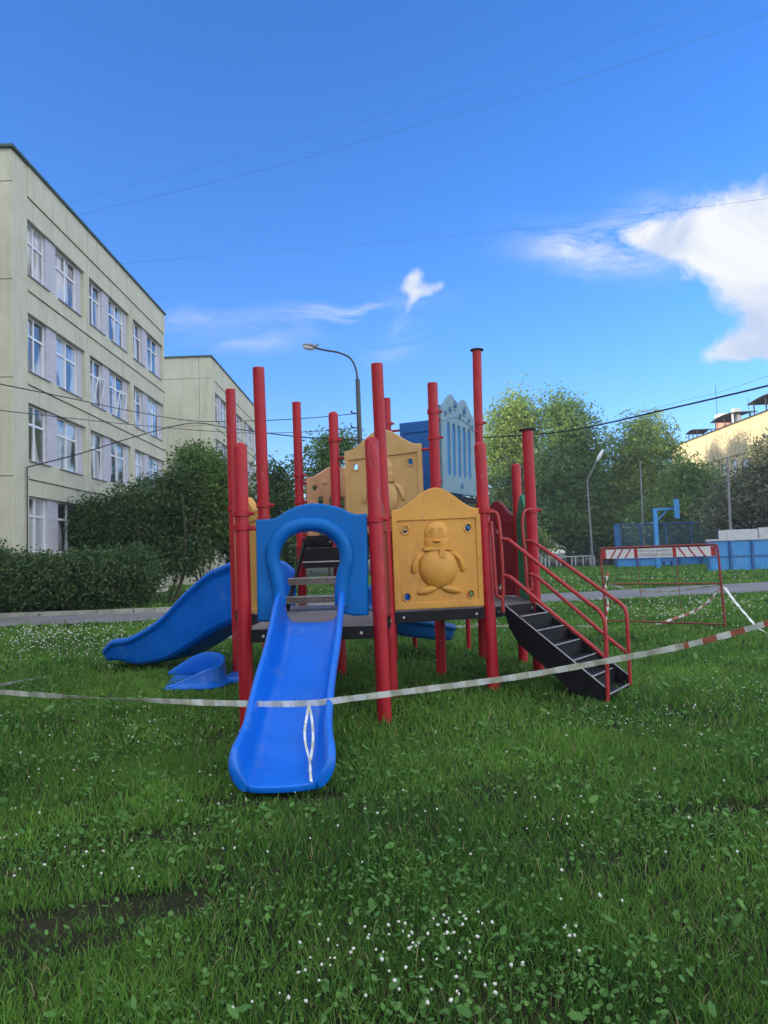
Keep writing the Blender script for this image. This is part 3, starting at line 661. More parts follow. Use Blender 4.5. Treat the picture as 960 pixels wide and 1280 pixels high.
cable([(-60,506,14),(0,513,18),(100,524,23),(200,534,27),(300,541,30),(380,540,29.3),(446,535,28.8)],.012,M['cable'],'lower thin cable from the left edge to the lamp pole')
cable([(446,550,28.8),(520,549,26),(600,547,23),(680,542,20),(740,533,18),(810,517,16),(880,501,14.5),(960,482,13),(1060,455,11)],.017,M['cable'],'black cable from the lamp across the tree tops to the right edge')
cable([(50,268,34),(98,250,31),(300,196,28),(500,138,25),(700,76,22),(900,2,19),(1010,-42,17)],.0045,M['cablegrey'],'topmost faint wire across the open sky')
cable([(60,284,34.5),(105,267,31.5),(300,220,29),(500,163,26),(700,106,23),(960,18,19),(1040,-12,17)],.006,M['cablegrey'],'second faint wire across the sky, just under the topmost')
cable([(120,335,40),(158,329,36),(300,317,34),(480,303,31),(680,283,28),(960,248,24),(1040,236,22)],.0045,M['cablegrey'],'lowest faint wire over the open sky from the school roof')
cable([(740,533,60),(850,502,50),(900,490,45),(960,470,40),(1040,448,36)],.009,M['cablegrey'],'faint wire above the cream apartment block')
# ------------------------------------------------------------ PLAYGROUND
PG=empty('playground_structure',(0,9,0),'red, blue and yellow climbing playground with towers, slides and black stairs','playground')
PR=.066
def P3(o): return o
posts={}
def post(key,base,top,Y,capk,collars,r=PR,lab=None):
    b=at(base[0],base[1],Y); b.z=0; t=at(top[0],top[1],Y)
    posts[key]=(b,t)
    m=MB(); m.tube([b-UP*.05,t],r,20,dome=(capk=='round'))
    if capk=='open':
        d=(t-b).normalized()
        m=MB(); m.tube([b-UP*.05,t,t-d*.0006,t-d*.10],[r,r,r*.88,r*.86],20)
    p=m.build('post',M['red'],PG,smooth=40)
    if lab: p['label']=lab
    for v in collars:
        # height where the collar sits
        k=None; best=1e9
        for i in range(101):
            q=b.lerp(t,i/100); pr=project(q)
            if abs(pr[1]-v)<best: best=abs(pr[1]-v); k=q
        d=(t-b).normalized()
        c=MB(); c.tube([k-d*.03,k-d*.026,k+d*.026,k+d*.03],[r*1.03,r*1.22,r*1.22,r*1.03],20); 
        c.tube([k+Vector((r,0,0)),k+Vector((r*1.75,0,0))],.016,8)
        c.tube([k+Vector((r*1.1,-.02,0)),k+Vector((r*1.1,-.055,0))],.012,6)
        c.build('collar',M['red'],p,smooth=40)
    if capk=='flange':
        c=MB(); d=(t-b).normalized(); c.tube([t-d*.002,t+d*.010],r*1.5,20); c.build('cap',M['black'],p)
    return b,t
def project(p):
    c=ROT.to_3x3().transposed()@(Vector(p)-Vector((0,0,EYE))); return (480+F*c.x/-c.z,640-F*c.y/-c.z)
YY=dict(P1=7.05,P6=7.05,P3=8.35,P6b=8.35,P2=10.0,P4=10.75,P5=10.3,P7=11.6,P8=9.65,P9=11.0,P10=8.6,P13=9.25,P12=10.6)
post('P1',(309,905),(300,560),YY['P1'],'round',[643,659])
post('P6',(481,900),(464.5,553),YY['P6'],'round',[650])
post('P3',(338,860),(323,460),YY['P3'],'open',[631],lab='tall leaning red post with open top')
post('P6b',(490,860),(471,455),YY['P6b'],'open',[])
post('P2',(298,845),(288,487),YY['P2'],'open',[637])
post('P4',(381,830),(370.5,503),YY['P4'],'open',[595,628,683],r=.062)
post('P5',(427,838),(416.5,519),YY['P5'],'round',[551])
post('P7',(492,817),(483,498),YY['P7'],'open',[531],r=.062)
post('P8',(552,845),(540.5,479),YY['P8'],'open',[516,548])
post('P9',(604,822),(596,438),YY['P9'],'flange',[529],lab='tallest red post with dark cap plate')
post('P10',(617,858),(600,558),YY['P10'],'round',[640],r=.068)
post('P13',(674,850),(659,538),YY['P13'],'flange',[637],r=.068)
post('P12',(654,826),(645,584),YY['P12'],'round',[])
def pp(k,z):
    b,t=posts[k]; return b.lerp(t,z/t.z)
# thin support posts
for (u,v,vt,Y) in ((586,812,700,12.2),(517,752,690,12.6)):
    b=at(u,v,Y); b.z=0; t=at(u-3,vt,Y); MB().tube([b,t],.038,12).build('support_post',M['red'],PG)
# decks
HD=.88; HU=1.80
def deck(keys,z,name='platform'):
    pts=[pp(k,z) for k in keys]; n=len(pts)
    m=MB(); top=[(p.x,p.y,z) for p in pts]; bot=[(p.x,p.y,z-.03) for p in pts]
    m.add(top+bot,[tuple(range(n)),tuple(range(2*n-1,n-1,-1))]+[(i,(i+1)%n,n+(i+1)%n,n+i) for i in range(n)],0)
    for i in range(n):
        a=Vector(top[i]); b=Vector(top[(i+1)%n]); d=(b-a).normalized(); nn=d.cross(UP)
        a2=a+d*.03-UP*.06; b2=b-d*.03-UP*.06
        m.beam(a2+nn*.012,b2+nn*.012,.03,.115,1)
        for k in (.14,.86):
            c=a.lerp(b,k)-UP*.06+nn*.03; m.tube([c,c+nn*.012],.014,8,2)
    return m.build(name,[M['grate'],M['black'],M['bolt']],PG,smooth=30)
deck(['P1','P6','P6b','P5','P4','P2','P3'],HD)
deck(['P6b','P10','P13','P12','P9','P8'],HD+.02)
deck(['P4','P5','P8','P9','P7'],HU)
# --- panels
def frame_of(a,b,z):
    A=pp(a,z); B=pp(b,z); c=(A+B)/2; X=(B-A); l=X.length; X.normalize()
    # vertical direction leaning with the posts
    Z=((pp(a,z+1)-A)+(pp(b,z+1)-B)).normalized(); Z=(Z-X*Z.dot(X)).normalized()
    return c,X,Z,l
def brackets(m,a,b,zs,w,c,X,Z,mi=0):
    m=None
    for z in zs:
        for s in (-1,1):
            p=c+Z*z+X*(s*(w/2-.03)); k=pp(a if s<0 else b,c.z+z); MB().tube([p,k],.018,8,mi).build('panel_bracket',M['red'],PG)
def relief(m,c,X,Z,Nn,s=1.0,off=.02):
    """a plain cartoon bird in relief: round body, head, bill, scarf, wings and feet"""
    def P(x,z,n=0): return c+X*x*s+Z*z*s+Nn*(off+n)
    def B(x,z,rx,rz,rn,rot=0):
        a=R(rot); X2=X*math.cos(a)+Z*math.sin(a); Z2=Z*math.cos(a)-X*math.sin(a)
        m.ball(P(x,z),(rx*s,rz*s,rn),X2,Z2,Nn,24,12)
    B(0,.43,.205,.215,.085)                # belly
    B(0,.775,.135,.135,.060); B(0,.70,.142,.13,.055)   # head
    m.box(P(0,.625,.03),(.30*s,.035*s,.05),(X,Z,Nn)); m.box(P(.03,.575,.07),(.055*s,.085*s,.03),(X,Z,Nn),)
    B(-.015,.70,.055,.022,.095)            # bill
    for sx in(-1,1):
        m.tube([P(-.02+sx*.042+.026*math.cos(q*.55),.805+.026*math.sin(q*.55),.055) for q in range(12)],.007,6)
        B(-.02+sx*.042,.80,.012,.014,.068)
        pts=[P(sx*.15,.58,.0),P(sx*.215,.53,.01),P(sx*.25,.46,.012),P(sx*.262,.385,.006)]; m.tube(smoothpath(pts,4),[.02,.024,.027,.029,.03,.03,.031,.032,.032,.032,.030,.028,.02],10)
        B(sx*.125,.205,.115,.042,.045,-sx*14)
def penguin_panel(a,b,z,w,h,peak,lab,mk='yellow'):
    c,X,Z,l=frame_of(a,b,z); Nn=Z.cross(X).normalized()
    if Nn.y>0: Nn=-Nn
    m=MB(); hx=w*.355; hz0,hz1=h*.125,h*.80
    hs_=[circ(sx*hx,zz,.037,18,.042) for sx in(-1,1) for zz in (hz0,hz1)]
    plate(m,archtop(w,h,peak),hs_,.035,.012,c,X,Z)
    ns=1 if Z.cross(X).dot(Nn)>0 else -1
    inner=[(-w/2+.06,.075),(w/2-.06,.075),(w/2-.06,h*.90),(-w/2+.06,h*.885)]
    plate(m,archtop(w,h,peak),[inner],.03,.010,c,X,Z,off=ns*.022)
    inner2=[(-w/2+.10,.115),(w/2-.10,.115),(w/2-.10,h*.855),(-w/2+.10,h*.84)]
    for sx in (-1,1):
        for zz in (hz0,hz1):
            ring=[c+X*(sx*hx+.047*math.cos(t*math.pi/10))+Z*(zz+.052*math.sin(t*math.pi/10))+Nn*.016 for t in range(21)]; m.tube(ring,.012,8)
    relief(m,c-Z*.02,X,Z,Nn,s=h/1.01,off=.016)
    o=m.build('panel',M[mk],PG,smooth=50); o['label']=lab
    m=MB(); brackets(m,a,b,[.12,h-.08],w,c,X,Z);
    return o
penguin_panel('P6b','P10',HD+.04,1.03,1.10,.24,'yellow front panel with embossed round bird')
penguin_panel('P5','P8',HU+.03,1.13,1.12,.24,'upper faded yellow panel with embossed round bird','yellow_old')
def simple_panel(a,b,z,w,h,peak,m_,lab,holes=(),th=.05,cx=0,offn=0):
    c,X,Z,l=frame_of(a,b,z); c=c+X*cx; m=MB(); plate(m,archtop(w,h,peak),[circ(*q) for q in holes],th,.014,c,X,Z,off=offn)
    inner=[(-w/2+.06,.06),(w/2-.06,.06),(w/2-.06,h*.9),(-w/2+.06,h*.9)]
    for s in (-1,1): plate(m,archtop(w*.995,h*.995,peak*.995),[inner],.02,.006,c,X,Z,off=offn+s*(th/2+.006))
    o=m.build('panel',m_,PG,smooth=50); o['label']=lab
    m=MB(); brackets(m,a,b,[.12,h-.1],w,c,X,Z);
    return o
simple_panel('P2','P3',HD+.03,1.35,1.18,.2,M['yellow'],'plain yellow side panel at the left deck')
simple_panel('P6','P6b',HD+.03,.95,.95,.2,M['redpanel'],'red side panel seen edge-on beside the bird panel')
simple_panel('P9','P12',HD+.03,.58,1.12,.22,M['redpanel'],'narrow red panel at the back of the stair deck',holes=[(0.02,.92,.045),(0.02,.12,.045)])
simple_panel('P12','P13',HD+.03,1.0,1.15,.2,M['green'],'green panel seen edge-on at the stair deck')
simple_panel('P7','P9',HU+.03,.95,1.70,.0,M['bluedark'],'dark blue hood panel at the back of the top deck',th=.12,cx=.0)
# slotted faded panel
c,X,Z,l=frame_of('P4','P7',HU-.1); m=MB(); w=1.0; cx=-.16
slots=[]
for i in range(4):
    xx=-.27+i*.18; slots.append([(xx-.045,.12),(xx+.045,.12),(xx+.045,.66),(xx+.03,.71),(xx-.03,.71),(xx-.045,.66)])
plate(m,archtop(w,.98,.19),slots+[circ(-.36,.83,.04),circ(.36,.83,.04)],.05,.012,c+X*cx,X,Z)
for q in ((-.2,.92,.045),(0,1.0,.05),(.2,.92,.045)): m.ball(c+X*(cx+q[0])+Z*q[1]-Vector((0,.025,0)),(q[2],.025,q[2]))
o=m.build('panel',M['beige'],PG,smooth=50); o['label']='faded orange slotted panel behind the stair posts'
m=MB(); brackets(m,'P4','P7',[.15,.9],w+.3,c,X,Z);
# blue-white slat panel
za=at(575,618,10.3).z; c,X,Z,l=frame_of('P8','P9',za); m=MB(); w=1.18; h=1.14
def twin(w,h,p):
    pts=[(-w/2,0),(w/2,0),(w/2,h)]
    for i in range(33):
        t=1-2*i/32; s=abs(math.sin(math.pi*t*1.0))**.8 if abs(t)<=1 else 0
        s=(1-abs(abs(t)-.38)/.62)**1 if abs(t)>.38 else .55+.45*(abs(t)/.38)**2
        s=max(0,s); s=s*s*(3-2*s); pts.append((t*w/2*.95,h+p*s))
    pts.append((-w/2,h)); return pts
slots=[]
for i in range(5):
    xx=-.36+i*.18; slots.append([(xx-.058,.28),(xx-.03,.23),(xx+.03,.23),(xx+.058,.28),(xx+.058,.88),(xx+.03,.94),(xx-.03,.94),(xx-.058,.88)])
plate(m,twin(w,h,.2),slots,.05,.012,c,X,Z)
plate(m,[(-w/2+.05,.1),(w/2-.05,.1),(w/2-.05,h-.05),(-w/2+.05,h-.05)],[],.012,.003,c,X,Z,mi=1)
Nn=Z.cross(X).normalized(); Nn=-Nn if Nn.y>0 else Nn
for q in ((-.45,1.05,.03),(-.3,1.12,.04),(-.12,1.2,.06),(.04,1.08,.035),(.2,1.17,.06),(.36,1.06,.035),(.47,.98,.03),(0.05,.12,.04)):
    cc=c+X*q[0]+Z*q[1]+Nn*.028; m.ball(cc,(q[2]*.55,q[2]*.6,.02),X,Z,Nn,12,6,mi=1); m.tube([cc+X*q[2]*math.cos(t*.5236)+Z*q[2]*1.15*math.sin(t*.5236) for t in range(13)],.008,6)
m.tube([c+X*(-.56+1.12*t/10)+Z*(.93+.12*math.sin(math.pi*t/10))+Nn*.028 for t in range(11)],.008,6)
o=m.build('panel',[M['white_blue'],M['slat_blue']],PG,smooth=50); o['label']='pale blue panel with five dark blue slots and twin crowns'
m=MB(); m.beam(c-X*(w/2+.08)-Z*.06,c+X*(w/2+.08)-Z*.06,.05,.07); m.build('panel_beam',M['black'],PG,smooth=0)
m=MB(); brackets(m,'P8','P9',[.15,.95],w,c,X,Z);
# blue arch panel on the front
c,X,Z,l=frame_of('P1','P6',HD-.02)
def px2l(u,v):
    """photo point on the front panel's plane -> local (x,z)"""
    p=at(u,v,7.05); d=p-c; return (d.dot(X),d.dot(Z))
outl=[px2l(*q) for q in ((324,780),(338,779),(348,775),(357,768),(358,745))]
op=[(358,745),(357,728),(354,712),(349,700),(352,684),(361,672),(374,666),(389,664),(404,667),(415,675),(423,687),(425,701),(421,714),(419,728),(419,745)]
inner=[px2l(*q) for q in op]
outl=[px2l(*q) for q in ((322,777),(340,777),(350,772),(356,766))]+inner+[px2l(*q) for q in ((422,762),(432,768),(446,770),(461,769),(459,642))]
top_=[(459,642),(446,643),(438,641),(430,637),(420,633),(405,630),(390,629),(374,632),(362,637),(352,643),(344,648),(334,649),(320,650)]
outl+= [px2l(*q) for q in top_[1:]]
m=MB(); plate(m,outl,[],.055,.02,c,X,Z)
Nn=Z.cross(X).normalized(); Nn=-Nn if Nn.y>0 else Nn
tube_px=[(350,757),(349,735),(345,716),(341,700),(344,682),(354,667),(370,658),(389,655),(408,658),(422,667),(432,682),(434,701),(430,716),(427,735),(427,757)]
path=smoothpath([c+X*px2l(*q)[0]+Z*px2l(*q)[1]+Nn*.035 for q in tube_px],5)
m.tube(path,[.062]*len(path),12)
o=m.build('entrance_panel',M['bluepanel'],PG,smooth=60); o['label']='blue arched panel above the front slide'
m=MB(); brackets(m,'P1','P6',[.95],1.03,c,X,Z);
# --- slides
def slide(path,stations,name,m_,lab,upright=False):
    """path: list of Vectors along the bed; stations: per point (halfwidth, wallheight)"""
    n=len(path); rings=[]
    for i,p in enumerate(path):
        t=(path[min(i+1,n-1)]-path[max(i-1,0)]).normalized(); Xc=t.cross(UP).normalized(); Nn=UP if upright else Xc.cross(t).normalized()
        w,h=stations[i]
        half=[(w*.0,0),(w*.45,.0),(w*.78,.008),(w*.93,.05*min(1,h*5)),(w*1.0,h*.55),(w*1.04,h-.012),(w*1.09,h+.014),(w*1.20,h+.014),(w*1.28,h-.02),(w*1.27,h-.075),(w*1.12,h-.075),(w*1.07,h*.45-.03),(w*1.0,.0-.03),(w*.8,-.045),(w*.4,-.05)]
        full=half+[(0,-.05)]+[(-x,z) for x,z in reversed(half[1:])]
        rings.append([p+Xc*x+Nn*z for x,z in full])
    k=len(rings[0]); v=[q for r_ in rings for q in r_]
    f=[(i*k+j,i*k+(j+1)%k,(i+1)*k+(j+1)%k,(i+1)*k+j) for i in range(n-1) for j in range(k)]
    for b0 in (0,(n-1)*k):
        for j in range(7):
            q=(j,j+1,14-j,15-j); f.append(tuple(b0+x for x in q)); f.append(tuple(b0+(30-x)%30 for x in q))
    m=MB().add(v,f); o=m.build(name,m_,PG,smooth=70,sub=1); o['label']=lab; return o
def interp(K,n):
    """K: list of (t,values...) -> sampled list"""
    out=[]
    for i in range(n):
        t=i/(n-1)
        for a,b in zip(K,K[1:]):
            if t<=b[0] or b is K[-1]:
                s=(t-a[0])/(b[0]-a[0]); s=min(1,max(0,s)); out.append(tuple(a[j]+(b[j]-a[j])*s for j in range(1,len(a)))); break
    return out
xt=at(389,770,6.98).x
P=smoothpath([(xt,7.14,HD+.045),(xt,6.97,HD+.04),(xt,6.86,HD-.01),(xt-.005,6.68,.76),(xt-.015,6.35,.58),(xt-.03,5.95,.41),(xt-.035,5.6,.25),(xt-.03,5.3,.135),(xt-.02,5.08,.09),(xt-.01,4.93,.07)],4)
n=len(P); st=interp([(0,.245,.16),(.05,.245,.27),(.10,.25,.285),(.2,.252,.27),(.6,.248,.22),(.70,.248,.2),(.80,.262,.21),(.88,.272,.21),(.94,.272,.18),(.975,.265,.12),(1,.20,.02)],n)
slide(P,st,'slide',M['blue'],'bright blue front slide under the arch')
# side slide
a=pp('P2',HD); b=pp('P4',HD); c0=(a+b)/2; 
e1=at(175,835,11.9); e1.z=.13
RM=[(289,703,10.2,.74),(262,715,10.35,.76),(230,745,10.6,.68),(200,775,10.85,.54),(163,797,11.15,.37),(136,801,11.35,.27),(118,815,11.45,.12)]
P=[]
for u,v,Y,wl in RM:
    q=at(u,v,Y); P.append(Vector((q.x+.2,q.y+.4,max(.05,q.z-wl))))
P=[P[0]+Vector((.42,-.24,.04)),P[0]+Vector((.22,-.12,.02))]+P
P=smoothpath(P,4); n=len(P); k_=[.50,.70]+[q[3] for q in RM]
st=interp([(i/8,(.34,.36,.38,.38,.38,.37,.36,.34,.27)[i],k_[i]) for i in range(9)],n)
slide(P,st,'slide',M['blue'],'deep blue side slide curving down to the left',True)
# back slide, winding down behind the decks
P=[]
c1=Vector((.55,12.3,0))
for i in range(21):
    t=i/20; ang=R(60-200*t); rad=1.0; P.append(Vector((c1.x-.2+rad*math.cos(ang)*.75, c1.y+.3+rad*math.sin(ang)*-1.0*.55+ -.0, HU-.1-(HU-.35)*t)))
P=[Vector((.85,11.35,HU-.02)),Vector((.95,11.8,HU-.15)),Vector((.95,12.4,1.45)),Vector((.65,12.9,1.15)),Vector((.25,12.95,.85)),Vector((.0,12.6,.62)),Vector((.10,12.1,.42)),Vector((.45,11.95,.30)),Vector((.85,12.1,.22))]
P=smoothpath(P,4); n=len(P); st=interp([(0,.28,.2),(.3,.34,.3),(.7,.36,.32),(1,.34,.2)],n)
slide(P,st,'slide',M['bluedark'],'dark blue winding slide behind the decks')
# --- inner steps between decks
A5=pp('P5',1.3); A4=pp('P4',1.3); e=None
m=MB(); tr=[]
stx0=at(357,740,9.35).x; stx1=at(427,740,9.35).x
levels=[(9.45,1.06,.0,.0),(9.75,1.28,0,0),(10.12,1.48,.02,.1),(10.5,1.66,.04,.16)]
st_=MB()
for s,xx in ((0,stx0+.02),(1,stx1-.02)):
    st_.beam((xx,9.35,.93),(xx+(.1 if s==0 else -.02),10.6,1.74),.03,.10)
so_=st_.build('inner_steps',M['black'],PG,smooth=0,bevel=.004)
for i,(y,z,dl,_) in enumerate(levels):
    t=MB(); xa=stx0+(.0 if i<2 else .15); xb=stx1-(.0 if i<2 else .02)
    t.bb((xa,y-.13,z-.03),(xb,y+.13,z)); t.bb((xa,y-.135,z-.085),(xb,y-.115,z+.003),1 if i==-1 else 0)
    if i>=2: t.bb((xa,y+.1,z-.02),(xb,y+.12,z+.18))
    t.bb((xa,y-.139,z-.012),(xb,y-.1355,z+.004),1)
    t.build('tread',[M['grate'] if i<2 else M['black'],M['edge']],so_,smooth=0)
# --- black staircase
top_n=at(632,757,8.72); top_f=at(668,751,9.2); foot_n=at(757,874,7.62); foot_f=at(787,856,8.28)
fn=Vector((foot_n.x,foot_n.y,0.02)); ff=Vector((foot_f.x,foot_f.y,.02))
tn=Vector((top_n.x,top_n.y,HD)); tf=Vector((top_f.x,top_f.y,HD))
# inner width: stringers
Xs=((tf-tn)+(ff-fn)).normalized(); 
sm=MB()
def stringer(a,b,sgn):
    d=(b-a); dh=Vector((d.x,d.y,0)); L_=dh.length; dh.normalize(); z0=a.z; z1=0.0
    pts=[]
    prof=[(0,z0+.02),(0,z0-.10),(.05,z0-.22),(.18,z0-.39)]
    lower=[(L_-.36,.02),(L_-.24,0.0),(L_-.02,0.0),(L_,.05),(L_,.14)]
    pr=prof+lower
    return [a*1+dh*x+Vector((0,0,z-a.z)) for x,z in pr],dh
for a,b in ((tn,fn),(tf,ff)):
    pts,dh=stringer(a,b,1); nn=dh.cross(UP); k=len(pts)
    v=[p-nn*.006 for p in pts]+[p+nn*.006 for p in pts]
    sm.add(v,[tuple(range(k)),tuple(range(2*k-1,k-1,-1))]+[(i,(i+1)%k,k+(i+1)%k,k+i) for i in range(k)],0)
    q0=pts[0]+UP*.004; q1=pts[-1]+UP*.004; sm.beam(q0,q1,.012,.008,1)
so_=sm.build('staircase',[M['black'],M['edge']],PG,smooth=0)
ns=6
for i in range(ns):
    t=(i+.25)/ns; t2=(i+1.05)/ns
    zt=HD*(1-(i+.62)/ns)
    a=tn.lerp(fn,t); b=tf.lerp(ff,t); c_=tn.lerp(fn,t2); d_=tf.lerp(ff,t2)
    for q in (a,b,c_,d_): q.z=zt
    v=[a,b,d_,c_]; v2=[p-UP*.025 for p in v]
    tm=MB().add(v+v2,[(0,1,2,3),(7,6,5,4),(0,4,5,1),(1,5,6,2),(2,6,7,3),(3,7,4,0)],0)
    if i>0: tm.add([a+UP*.002,b+UP*.002,b+UP*(HD/ns-.01),a+UP*(HD/ns-.01)],[(0,1,2,3)],0)
    tm.beam(c_+UP*.004,d_+UP*.004,.014,.010,1); tm.build('tread',[M['black'],M['edge']],so_,smooth=0)
# --- handrails
def rail(pk,Y0,Y1,pts_up,pts_lo,loop,lab,rr=.021):
    m=MB()
    def seq(ps):
        n_=len(ps); u0=ps[0][0]; u1=ps[-1][0]
        return [at(u,v,Y0+(Y1-Y0)*((u-u0)/(u1-u0) if k_ is None else k_)) for (u,v,k_) in ps]
    m.tube(smoothpath(seq(pts_up),5),rr,10); m.tube(smoothpath(seq(pts_lo),5),rr,10)
    for lp in loop: m.tube(smoothpath([at(*q) for q in lp],5),rr*.9,10)
    o=m.build('handrail',M['redrail'],PG,smooth=60); o['label']=lab
rail('P10',8.5,7.6,[(626,674,0),(636,675,.04),(645,682,None),(690,718,None),(735,753,None),(748,763,None),(755,774,.97),(757,790,1),(759,840,1),(760,878,1)],
     [(629,719,0),(637,721,.05),(645,727,None),(690,766,None),(735,803,None),(757,822,1)],
     [[(608,642,8.55),(617,640,8.52),(622,645,8.5),(625,665,8.5),(627,690,8.5),(629,735,8.5),(628,746,8.5),(622,745,8.5),(620,735,8.5),(617,690,8.52),(614,652,8.55)],
      [(628,742,8.5),(629,765,8.5)]],'near handrail of the black stairs')
rail('P13',9.15,8.25,[(658,676,0),(666,677,.05),(674,682,None),(715,711,None),(758,742,None),(775,754,None),(782,763,.98),(784,780,1),(786,820,1),(788,856,1)],
     [(660,718,0),(667,719,.05),(675,724,None),(715,758,None),(760,797,None),(785,817,1)],
     [[(668,637,9.2),(660,637,9.15),(655,641,9.13),(653,655,9.12),(656,690,9.12),(658,718,9.12),(659,733,9.12),(662,738,9.12),(665,735,9.12),(664,715,9.13)]],'far handrail of the black stairs')
# ------------------------------------------------------------ loose blue piece on the grass
def loose_piece():
    pA=G(203,864); pB=G(290,862); rear=G(190,842)
    e=empty('slide_end',tuple(G(245,860)),'blue U-shaped plastic slide piece lying loose on the grass by the side slide','slide piece')
    X=(pB-pA).normalized(); Yv=UP.cross(X).normalized(); L_=.64; Wd=.86
    o0=pA+Yv*.04
    def Q(x,y,z): return o0+X*(x-.30*y)+Yv*y*1.3+UP*z
    # wall follows a U path, height varies
    pth=[]
    Ut=[(0,0),(.12,0),(.25,0),(.4,0),(.52,.0),(.62,.05),(.68,.16),(.70,.30),(.70,.45),(.66,.62),(.58,.74),(.45,.80),(.3,.82),(.15,.82),(.0,.82),(-.1,.82)]
    H=[.04,.07,.12,.19,.24,.26,.27,.28,.30,.32,.33,.33,.29,.21,.12,.06]
    v=[];k=len(Ut)
    for (x,y),h in zip(Ut,H):
        i=Ut.index((x,y)); a=Vector(Ut[max(i-1,0)]); b=Vector(Ut[min(i+1,k-1)]); t=(b-a).normalized(); nx,ny=t.y,-t.x
        prof=[(-.03,.0),(-.01,h-.015),(0.0,h),(.02,h+.004),(.035,h-.012),(.03,h-.03),(.05,.06),(.06,.05),(.095,.045),(.10,.0)]
        for off,z in prof: v.append(Q(x+nx*off,y+ny*off,z))
    kp=10; f=[(i*kp+j,i*kp+(j+1)%kp,(i+1)*kp+(j+1)%kp,(i+1)*kp+j) for i in range(k-1) for j in range(kp)]
    f+=[tuple(range(kp)),tuple((k-1)*kp+j for j in range(kp-1,-1,-1))]
    MB().add(v,f).build('side_wall',M['blue'],e,smooth=70,sub=1)
    m=MB(); pts=[(.0,.03),(.5,.03),(.68,.2),(.68,.62),(.5,.8),(0,.8)]
    vv=[Q(x,y,.03) for x,y in pts]+[Q(x,y,.0) for x,y in pts]; n_=6
    m.add(vv,[tuple(range(n_)),tuple(range(2*n_-1,n_-1,-1))]+[(i,(i+1)%n_,n_+(i+1)%n_,n_+i) for i in range(n_)])
    m.build('floor',M['blue'],e,smooth=0)
    m=MB(); m.box(Q(.86,.42,.05),(.26,.5,.09),(X,Yv,UP)); m.build('tongue',M['blue'],e,bevel=.03)
loose_piece()
# ------------------------------------------------------------ warning tapes
def tape(pts,w,label,tw=None,faded=.5,seg=.12,name='warning_tape',parent=None,n=10):
    """pts: (u,v,Y) ; tw: twist angle along t ; alternating bands"""
    P=smoothpath([at(*p) for p in pts],n); 
    # resample
    D=[0]
    for a,b in zip(P,P[1:]): D.append(D[-1]+(b-a).length)
    N_=int(D[-1]/.03)+2; Q=[]; j=0
    for i in range(N_):
        s=D[-1]*i/(N_-1)
        while j<len(D)-2 and D[j+1]<s: j+=1
        Q.append(P[j].lerp(P[j+1],(s-D[j])/max(1e-9,D[j+1]-D[j])))
    v=[];f=[];mi=[]
    for i,p in enumerate(Q):
        t=(Q[min(i+1,N_-1)]-Q[max(i-1,0)]).normalized(); s=i/(N_-1); a=(tw(s) if tw else 0)+.10*math.sin(i*.55)+.06*math.sin(i*1.7)
        U=(UP-t*UP.dot(t)).normalized(); V=t.cross(U); d=U*math.cos(a)+V*math.sin(a)
        v+=[p+d*w/2,p-d*w/2]
    m=MB()
    for i in range(N_-1):
        band=int(i*.03/seg)%2; s=i/(N_-1); k=0 if band else (2 if s<faded else 1)
        m.add([v[2*i],v[2*i+1],v[2*i+3],v[2*i+2]],[(0,1,2,3)],k)
    o=m.build(name,[M['tapew'],M['taper'],M['tapef']],parent,smooth=0)
    sd_=o.modifiers.new('th','SOLIDIFY'); sd_.thickness=.0012
    if label: tag(o,label,'tape')
    return o
tp=tape([(-330,828,7.9),(-150,848,7.2),(0,865,6.4),(150,874,5.95),(300,879.5,5.72),(386,879,5.62),(440,873,5.55),(520,863,5.5),(640,847,5.4),(760,826,5.25),(860,806,5.1),(960,779,4.95),(1100,738,4.7),(1250,690,4.5)],.047,'long red and white warning tape stretched across the front of the slide',
   tw=lambda s:(.35+.15*math.sin(s*9)+1.0*math.exp(-((s-.445)/.045)**2)),faded=.83,seg=.09)
tape([(386,880,5.6),(384,893,5.57),(381,912,5.42),(382,930,5.30),(387,950,5.14),(388,966,4.99),(389,977,4.90)],.018,'loose end of warning tape hanging down onto the front slide',tw=lambda s:1.2,faded=2,seg=.09)
tape([(386,880,5.6),(389,893,5.57),(391,912,5.42),(391,930,5.30),(388,950,5.14)],.018,'second strand of the tape loop hanging on the front slide',tw=lambda s:1.3,faded=2,seg=.09)
BX=[G(757,783),G(907,788)]
tape([(0,856,9.9),(60,846,10.9),(128,830,12.2),(200,814,13.3),(275,799,14.6),(292,795,15)],.045,'faded white tape running from left edge to behind the side slide',tw=lambda s:.4,faded=2,seg=.12)
tape([(292,795,15),(289,786,15.1),(284,774,15.2)],.04,'short bit of white tape rising behind the leftmost posts',tw=lambda s:.3,faded=2)
tape([(428,791,16),(450,786,15.6),(500,784,15.4),(590,783,15.2),(660,782,15),(700,783,15),(745,783,14.8)],.045,'straight white tape low over the grass seen under the decks',tw=lambda s:.5,faded=2,seg=.12)
tape([(760,730,15.2),(780,735,15),(810,739,14.8),(840,739,14.7),(870,735,14.5),(903,731,14.1)],.045,'white tape sagging between the upper ends of the red barrier',tw=lambda s:.5,faded=2,seg=.15)
tape([(900,735,14.0),(885,752,14.3),(865,765,14.7),(840,774,15),(815,782,15.1),(790,784,15.1),(768,785,15.1)],.05,'white tape hanging low inside the red barrier frame',tw=lambda s:.4,faded=.0,seg=.12)
tape([(906,734,13.6),(918,751,13.0),(935,771,12.4),(948,785,12.0),(975,800,11.5)],.06,'white tape running down from the barrier to the right',tw=lambda s:1.2,faded=2,seg=.15)
tape([(760,715,15.25),(757,735,15.25),(760,752,15.25),(758,775,15.25)],.05,'strand of tape wound on the left leg of the red barrier',tw=lambda s:s*9,faded=0,seg=.08)
